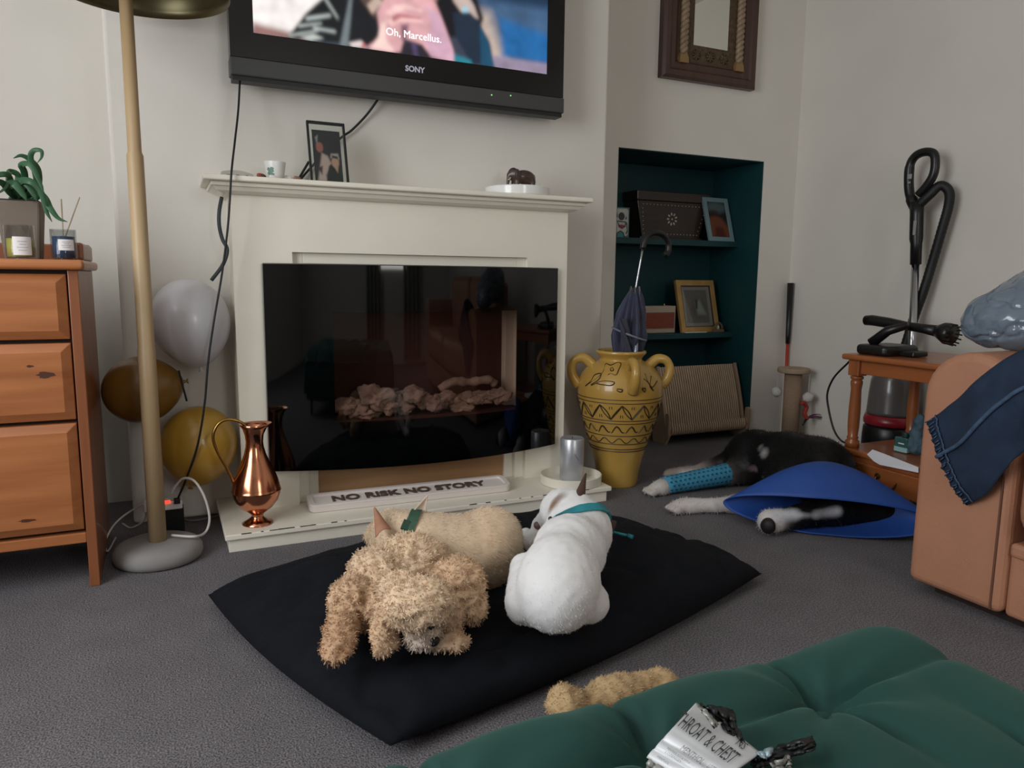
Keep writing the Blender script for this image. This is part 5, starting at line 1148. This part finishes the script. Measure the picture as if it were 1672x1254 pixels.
ear('ear', Q(613, 880, .255), Q(640, 866, .268), Pz(611, 828, .300), ei, td, curve=.014)['label'] = 'upright reddish tan ear'
ear('ear', Q(660, 850, .275), Q(694, 850, .262), Pz(699, 808, .31), eo, td, curve=-.012)['label'] = 'upright pale cream ear'
gcol = mat('green_webbing', (48, 82, 62), .7, var=.15, vscale=80)
nk = Pz(660, 882, .217); axn = Pz(645, 874, .228)-Pz(690, 892, .202)
collar('collar', nk, axn, prims, .04, .024, gcol, td, 'dark green webbing collar')
c0 = hit(prims, .04, 664, 858, -.006) or Pz(655, 864, .27); MB().box(-.011, .011, -.012, .012, -.004, .006, frame_matrix(c0, axn, Vector(axn).cross(c0*0+Vector((-.3, -.7, .9))))).build('buckle', mat('green_buckle', (40, 70, 54), .4), td, bevel=.002)

# ---- apricot poodle in front
pd = thing('apricot_poodle', 'curly apricot poodle lying head down at the front of the black bed', 'dog', (.4, 1.35, .11))
AP = (202, 170, 138); AL = (216, 190, 160); AD = (190, 154, 122); MU = (208, 192, 178)
prims = [ell(Q(745, 957, .185), (.058, .055, .060)), ell(Q(768, 990, .150), (.032, .038, .032)), ell(Q(668, 922, .205), (.086, .07, .062)), ell(Q(614, 945, .195), (.058, .07, .062)), ell(Q(574, 985, .178), (.042, .05, .054)), ell(Q(620, 992, .168), (.05, .05, .048)),
         cap(Q(560, 1020, .160), Q(550, 1066, .135), .030, .024), ell(Q(546, 1077, .131), (.022, .028, .016)),
         ell(Q(684, 986, .226), (.066, .050, .044)), ell(Q(655, 968, .212), (.042, .044, .040)), cap(Q(630, 1000, .206), Q(628, 1050, .148), .023, .024),
         cap(Q(692, 1018, .185), Q(688, 1035, .160), .030, .026), cap(Q(688, 1035, .158), Q(710, 1044, .141), .025, .018), cap(Q(728, 1015, .165), Q(738, 1046, .138), .024, .022), ell(Q(740, 1050, .134), (.030, .020, .016)), ell(Q(732, 1000, .195), (.024, .024, .030))]
cols = [AP, AP, AL, AL, AP, AP, AD, AD, AL, AL, AP, MU, MU, AP, AP, AP]
def curly(c):
    return .0085*(.6-2*abs(noise.noise(c*38)))+.005*(.6-2*abs(noise.noise(c*80+Vector((5, 2, 1)))))
def pcol(co, cc):
    n = np.array([1-2*abs(noise.noise(Vector(c)*42)) for c in co]); n2 = np.array([noise.noise(Vector(c)*11) for c in co]); return np.clip(cc*(1+.12*n+.12*n2)[:, None], 0, 1)
b = organic('body', prims, .012, .0040, furm, pd, cols, .010, disp=curly, floor=bedfloor, smooth_it=2, colfn=pcol)
fur('curly_coat', b, 44000, .0068, .0010, lambda q: (3*noise.noise(Vector(q)*26), 3*noise.noise(Vector(q)*26+Vector((9, 0, 0))), -.5), .35, hairm, pd, curl=1.3, seg=5, jitter=.09, stand=.7)
p = hit(prims, .012, 704, 1022, -.004) or Pz(706, 1022, .19); o = link('eye', rock_mesh('eye', .0075, 2, 0, 2), eyeM, pd, True); o.location = p-pd.location; o.matrix_parent_inverse = Matrix.Identity(4)
p = hit(prims, .012, 708, 1046, -.004) or Pz(712, 1046, .142); o = link('nose', rock_mesh('nose', .011, 3, .1, 2), noseM, pd, True); o.location = p-pd.location; o.matrix_parent_inverse = Matrix.Identity(4)
for dx_ in (-9, 0, 9):
    a = Pz(545+dx_, 1080, .128); MB().tube([a, a+Vector((-.004, -.012, -.008))], [.003, .001], 6).build('claw', mat('claw', (96, 70, 56), .4), pd, True)

# ---- black and white dog by the side table, in a blue cone, one leg bandaged
toes = lambda x, y, z: [('k', .004, ell((x-.030, y+o_, z), (.024, .0095, .015))) for o_ in (-.024, -.008, .008, .024)]
bd = thing('black_dog', 'black and white dog lying on the carpet with a bandaged leg', 'dog', (2.15, 2.1, 0))
BK = (9, 9, 10); WH = (206, 200, 196); GY = (150, 138, 130)
prims = [ell((2.212, 1.985, .125), (.130, .15, .125)), ell((2.205, 2.12, .125), (.125, .15, .118)), ell((2.20, 2.28, .115), (.115, .13, .105)), ell((2.10, 2.00, .09), (.09, .10, .085)), cap((2.15, 1.92, .12), (2.06, 1.80, .11), .085, .07),
         cap((2.16, 2.26, .075), (2.06, 2.27, .055), .07, .045), cap((2.08, 2.275, .050), (1.74, 2.283, .034), .032, .026), ell((1.705, 2.282, .028), (.042, .030, .026)),
         cap((2.20, 2.36, .09), (2.07, 2.425, .04), .06, .026), cap((2.07, 2.43, .035), (1.96, 2.45, .026), .024, .020), ell((1.905, 2.455, .024), (.045, .026, .022)), ell((1.96, 2.41, .020), (.035, .022, .018)),
         cap((2.08, 1.98, .06), (1.84, 1.985, .035), .045, .028), cap((1.84, 1.985, .033), (1.70, 2.045, .028), .028, .026), ell((1.655, 2.068, .027), (.042, .034, .026)),
         ell((2.06, 1.762, .070), (.095, .080, .070)), cap((2.25, 1.62, .05), (2.09, 1.74, .066), .050, .066), cap((2.01, 1.747, .060), (1.84, 1.765, .046), .048, .036), ell((1.785, 1.775, .042), (.044, .038, .040)), cap((2.10, 1.86, .11), (2.08, 1.80, .08), .07, .065)]+toes(1.65, 2.068, .020)+toes(1.70, 2.282, .020)
cols = [BK, BK, BK, BK, BK, BK, GY, WH, BK, GY, GY, WH, BK, WH, WH, BK, BK, BK, WH, BK]+[(196, 186, 180)]*8
def bcol(co, cc):
    for c, r, col in (((2.095, 2.13, .165), .020, (150, 146, 146)), ((2.11, 2.16, .175), .016, (130, 128, 128)), ((2.065, 2.18, .085), .026, (208, 170, 172)), ((2.035, 2.10, .07), .03, (196, 190, 188))):
        d = np.sqrt(((co-np.array(c))**2).sum(1)); a = np.clip(1.4-d/r, 0, 1)[:, None]; cc = cc*(1-a)+np.array(lin(col)[:3])*a
    hd = (co[:, 1] < 1.85) & (co[:, 0] < 2.10)      # head: white blaze along the muzzle and brow, dark chops
    for p_, q_, r in (((1.785, 1.745, .082), (1.845, 1.727, .080), .026), ((1.845, 1.727, .074), (1.915, 1.702, .066), .012), ((1.925, 1.699, .068), (1.99, 1.682, .074), .019)):
        p_, q_ = np.array(p_), np.array(q_); e_ = q_-p_; t_ = np.clip(((co-p_)@e_)/(e_@e_), 0, 1); d = np.sqrt((((co-p_)-t_[:, None]*e_)**2).sum(1))
        a = (np.clip(1.5-d/r, 0, 1)*hd)[:, None]; cc = cc*(1-a)+np.array(lin((200, 200, 204))[:3])*a
    return cc
b = organic('body', prims, .04, .0065, colmat('sleek_coat', .55, spec=.3), bd, cols, .010, disp=lambda c: .0018*noise.noise(c*40), floor=.001, smooth_it=4, colfn=bcol)
fur('short_coat', b, 14000, .010, .0007, (.3, .5, -.2), .3, colmat('sleek_hair', .55, spec=.25), bd, seg=1, jitter=.1)
o = link('nose', rock_mesh('nose', .027, 5, .08, 3, (.8, .95, 1)), noseM, bd, True); o.location = Vector((1.755, 1.752, .038))-bd.location; o.matrix_parent_inverse = Matrix.Identity(4)
for c in ((1.62, 2.05, .02), (1.615, 2.075, .022), (1.665, 2.27, .022), (1.662, 2.295, .02)):
    MB().tube([c, (c[0]-.010, c[1], c[2]-.010)], [.004, .0015], 6).build('claw', mat('claw_pale', (190, 176, 166), .4), bd, True)
bn = MB(); ba, bb = Vector((1.735, 2.283, .036)), Vector((2.105, 2.272, .056))
pts = [ba.lerp(bb, i/14) for i in range(15)]
bandm = mat('blue_bandage', (62, 140, 172), .9, var=.1, vscale=30, bump=.4, bscale=150)
bo = bn.tube(pts, [.0335+.012*i/14+.0012*(i % 2) for i in range(15)], 24).build('bandage', bandm, bd, True); bo['label'] = 'turquoise bandage with dark paw prints'
pwm = mat('paw_print', (18, 60, 92), .9); mb = MB(); axb = (bb-ba).normalized(); s1 = axb.orthogonal().normalized(); s2 = axb.cross(s1)
for i in range(17):
    for k in range(14):
        t_ = (i+.5+.5*(k % 2))/17.5; a = 2*PI*k/14; r = .0345+.012*t_+.0012
        def wp(da, db): c = ba.lerp(bb, t_)+axb*db; an = a+da/r; return c+(s1*math.cos(an)+s2*math.sin(an))*r
        for da, db, rr in ((0, 0, .0034), (-.004, .0048, .0016), (0, .006, .0016), (.004, .0048, .0016)):
            mb.add([wp(da, db)]+[wp(da+rr*math.cos(q*PI/3), db+rr*math.sin(q*PI/3)) for q in range(6)], [(0, 1+q, 1+(q+1) % 6) for q in range(6)])
mb.build('paw_prints', pwm, bo)['kind'] = 'stuff'
# soft blue cone
cone = mat('blue_cone_cloth', (34, 74, 150), .6, var=.06, vscale=8)
mc, dirw, back = Vector((1.940, 1.672, .0)), Vector((.76, -.65, 0)).normalized(), Vector((.65, .76, 0)).normalized()
def conef(u, v):
    th = 2*PI*u; c_, s_ = math.cos(th), math.sin(th)
    # v 0 = neck ring, 1 = mouth rim
    nx, nz0 = .085, .085
    wx = nx+(.335-nx)*v**.9
    wz = .085+(.062-.085)*v+.045*math.sin(PI*v)*(1 if s_ > 0 else .2)
    zc = .12+(.066-.12)*v
    dep = .20*(1-v)
    z = zc+wz*s_
    if s_ > 0: z -= .030*v**2*(c_*c_)*0+ -.012*v*(1-c_*c_)*-1*0
    p = mc+dirw*(wx*c_)+back*(dep+.03*v*abs(c_)**3)+Vector((0, 0, max(z, .004+.001*v)))
    if c_ < -.2: p += back*(.05*v*(-c_-.2))
    return p
o = MB().grid(conef, 72, 20, True).build('medical_cone', cone, smooth=True); md = o.modifiers.new('S', 'SOLIDIFY'); md.thickness = .003
tag(o, 'soft royal blue medical cone round the black dog\'s head', 'dog cone')

# ================================================================ FLUFFY TOY
prims = [ell(Q(922, 1150, .04), (.034, .034, .036)), cap(Q(945, 1155, .03), Q(985, 1135, .03), .022, .024), ell(Q(1000, 1130, .035), (.045, .035, .03)), cap(Q(1020, 1125, .032), Q(1070, 1112, .028), .028, .022), ell(Q(1085, 1108, .028), (.026, .022, .02))]
ty = thing('plush_toy', 'chewed tan plush toy lying behind the green footstool', 'dog toy', Q(990, 1135, 0))
b = organic('body', prims, .02, .005, furm, ty, [(196, 166, 124)]*5, .02, disp=lambda c: .006*noise.noise(c*60), floor=.001)
fur('plush_pile', b, 6000, .007, .0007, (.8, 0, .2), .5, hairm, ty, seg=2, jitter=.12)

# ================================================================ GREEN TUFTED FOOTSTOOL
fs = thing('tufted_footstool', 'low green velvet footstool with deep button tufting', 'footstool', (.2, .2, 0))
velvet = mat('green_velvet', (7, 57, 50), .8, var=.08, vscale=5, sheen=.12); velvet.node_tree.nodes['Principled BSDF'].inputs['Sheen Tint'].default_value = (.35, .75, .6, 1)
fx0, fx1, fy0, fy1 = -.42, .842, -.23, .632; ZT = .415
BUT = [(x, y) for y, off in ((.515, 0), (.30, .105), (.09, 0), (-.12, .105)) for x in [-.23+off+.21*k for k in range(6)] if x < fx1-.1]
def topz(x, y):
    ex = min(x-fx0, fx1-x); ey = min(y-fy0, fy1-y); R = .075
    z = ZT
    for e_ in (ex, ey):
        if e_ < R: q = 1-e_/R; z -= R*(1-math.sqrt(max(0, 1-q*q)))
    for bx2, by2 in BUT:
        dx2, dy2 = x-bx2, y-by2; d = math.hypot(dx2, dy2)
        if d < .2:
            an = math.atan2(dy2, dx2)
            z -= .040*math.exp(-(d/.030)**1.2)+.010*math.exp(-(d/.09)**2)*(1+.5*math.sin(an*7+bx2*30))
            z -= .020*math.exp(-(d/.10))*max(0, math.cos(an*4+PI*0))**8*(1 if d > .01 else 0)
        if by2 > .5 and abs(dx2) < .05 and y > by2: z -= .011*math.exp(-abs(dx2)/.007)*min(1, (y-by2)/.03)
        if bx2 > fx1-.3 and abs(dy2) < .05 and x > bx2: z -= .012*math.exp(-abs(dy2)/.008)*min(1, (x-bx2)/.05)
    z += .007*noise.noise(Vector((x*6, y*6, 2)))
    return z
def foot(u, v):
    # bunch samples toward the edges so that the rounding is smooth
    f_ = lambda t_: .5-.5*math.cos(PI*t_)*(1-.25*math.sin(PI*t_))
    x = fx0+(fx1-fx0)*u; y = fy0+(fy1-fy0)*v; return Vector((x, y, topz(x, y)))
NU, NV = 180, 130
mb = MB().grid(foot, NU, NV)
ring_ = [j*NU for j in range(NV)][::-1]+list(range(1, NU))+[j*NU+NU-1 for j in range(1, NV)]+[(NV-1)*NU+i for i in range(NU-2, 0, -1)]
n0 = len(mb.v); rows = (.30, .24, .14)
for zz, off in zip(rows, (.004, .002, -.01)):
    for i in ring_:
        x, y, z = mb.v[i]; cx2, cy2 = (fx0+fx1)/2, (fy0+fy1)/2; mb.v.append((x+math.copysign(off, x-cx2)*(1 if abs(x-cx2) > .6 else 0), y+math.copysign(off, y-cy2)*(1 if abs(y-cy2) > .41 else 0), zz))
nr2 = len(ring_); prev = ring_
for k in range(3):
    cur = [n0+k*nr2+i for i in range(nr2)]
    mb.f += [(prev[i], prev[(i+1) % nr2], cur[(i+1) % nr2], cur[i]) for i in range(nr2)]; prev = cur
mb.f.append(tuple(prev))
mb.build('cushion', velvet, fs, True)
for bx2, by2 in BUT:
    z = topz(bx2, by2); o = link('button', rock_mesh('button', .011, 1, 0, 2, (1, 1, .5)), velvet, fs, True); o.location = Vector((bx2, by2, z+.002))-fs.location; o.matrix_parent_inverse = Matrix.Identity(4)
MB().box(fx0+.02, fx1-.02, fy0+.02, fy1-.02, .10, .145).build('frame', blackp, fs)
for x in (fx0+.06, fx1-.09):
    for y in (fy0+.06, fy1-.09): MB().lathe([(0, 0), (.014, 0), (.022, .10), (0, .10)], x, y, 16).build('leg', dark, fs, True)

# ================================================================ TORN LOZENGE PACKET
pk = thing('lozenge_packet', 'torn black and white throat lozenge packet on the green footstool', 'packet', (.46, .5, ZT))
def onfoot(px, py, lift): 
    return Pz(px, py, ZT-.006+lift)
c00, c10, c11, c01 = (1136, 1150), (1058, 1236), (1150, 1296), (1240, 1232)     # label corners: top-left, bottom-left, bottom-right, top-right
def labp(u, v, lift=.0):   # u along the lettering, v towards the lower edge of the label
    px = (c00[0]*(1-v)+c10[0]*v)*(1-u)+(c01[0]*(1-v)+c11[0]*v)*u; py = (c00[1]*(1-v)+c10[1]*v)*(1-u)+(c01[1]*(1-v)+c11[1]*v)*u
    cr_ = .0015*noise.noise(Vector((u*2, v*3, 0)))+.0012*math.sin(v*34+u*3)*min(1, max(0, v-.45)*4)
    return onfoot(px, py, .020+.012*math.sin(PI*min(1, max(0, v)))+cr_+lift)
o = MB().grid(lambda u, v: labp(u, v), 36, 36).build('white_label', mat('packet_white', (205, 206, 208), .4, coat=.2), pk, True); md = o.modifiers.new('S', 'SOLIDIFY'); md.thickness = .002
ink = mat('packet_ink', (58, 60, 62), .5); ink2 = mat('packet_ink_pale', (120, 122, 124), .5)
def curved_text(name, s_, u0, u1, v0, v1, m):
    cu = bpy.data.curves.new(name, 'FONT'); cu.body = s_; cu.size = 1; cu.resolution_u = 2; t_ = bpy.data.objects.new('tmp', cu); C.objects.link(t_)
    me = bpy.data.meshes.new_from_object(t_.evaluated_get(bpy.context.evaluated_depsgraph_get())); bpy.data.objects.remove(t_)
    bm = bmesh.new(); bm.from_mesh(me); bmesh.ops.triangulate(bm, faces=bm.faces); bmesh.ops.subdivide_edges(bm, edges=[e_ for e_ in bm.edges if e_.calc_length() > .12], cuts=3)
    xs_ = [v.co.x for v in bm.verts]; ys_ = [v.co.y for v in bm.verts]; a0, a1, b0, b1 = min(xs_), max(xs_), min(ys_), max(ys_)
    for v in bm.verts: v.co = labp(u0+(u1-u0)*(v.co.x-a0)/(a1-a0), v1+(v0-v1)*(v.co.y-b0)/(b1-b0), .0045)
    bm.to_mesh(me); bm.free(); return link(name, me, m, pk)
curved_text('main_lettering', 'THROAT & CHEST', -.06, .86, .17, .40, ink)
curved_text('small_lettering', 'MENTHOL', .26, .62, .56, .66, ink2)
for k in range(4): curved_text('fine_print', ('MENTHOL EUCALYPTUS', 'LOZENGES', 'LOZENGES', 'MENTHOL')[k], (.12, .14, .7, .1)[k], (.5, .4, .9, .3)[k], .72+.06*k if k != 2 else .56, .755+.06*k if k != 2 else .64, ink2)
curved_text('top_lettering', 'NS', .70, .82, -.02, .10, ink)
def wrap_sheet(name, quad, m, amp, seed, nu=20, nv=16, lift=.012, parent=pk):
    (a, b_, c, d) = quad
    def fn(u, v):
        px = (a[0]*(1-v)+d[0]*v)*(1-u)+(b_[0]*(1-v)+c[0]*v)*u; py = (a[1]*(1-v)+d[1]*v)*(1-u)+(b_[1]*(1-v)+c[1]*v)*u
        e_ = noise.noise(Vector((u*7+seed, v*7, seed))); return onfoot(px+4*noise.noise(Vector((u*6, v*6, seed+9))), py+3*e_, lift+amp*noise.noise(Vector((u*3, v*3, seed)))+amp*.6*e_)
    o = MB().grid(fn, nu, nv).build(name, m, parent, True); md = o.modifiers.new('S', 'SOLIDIFY'); md.thickness = .0015; return o
pkb = mat('packet_black', (20, 22, 23), .4)
wrap_sheet('black_back', ((1142, 1150), (1196, 1160), (1216, 1222), (1190, 1196)), pkb, .010, 2, lift=.022)
wrap_sheet('black_side', ((1190, 1180), (1222, 1225), (1250, 1262), (1238, 1240)), pkb, .008, 4, lift=.016)
wrap_sheet('torn_strip', ((1222, 1236), (1326, 1202), (1332, 1224), (1232, 1256)), pkb, .010, 6, lift=.012)
wrap_sheet('foil_flap', ((1137, 1152), (1150, 1158), (1172, 1184), (1166, 1188)), mat('foil_grey', (150, 150, 144), .4, metal=.3), .006, 7, 10, 8, .034)
wrap_sheet('foil_scrap', ((1232, 1228), (1262, 1222), (1252, 1240), (1244, 1238)), mat('foil_blue', (150, 168, 176), .4, metal=.2), .006, 8, 8, 8, .024)
wrap_sheet('foil_scrap', ((1256, 1246), (1290, 1234), (1292, 1250), (1266, 1262)), mat('foil_grey', (150, 150, 144)), .010, 9, 10, 8, .022)
wrap_sheet('foil_end', ((1060, 1238), (1100, 1262), (1090, 1290), (1052, 1262)), mat('foil_grey', (150, 150, 144)), .006, 11, 10, 8, .018)
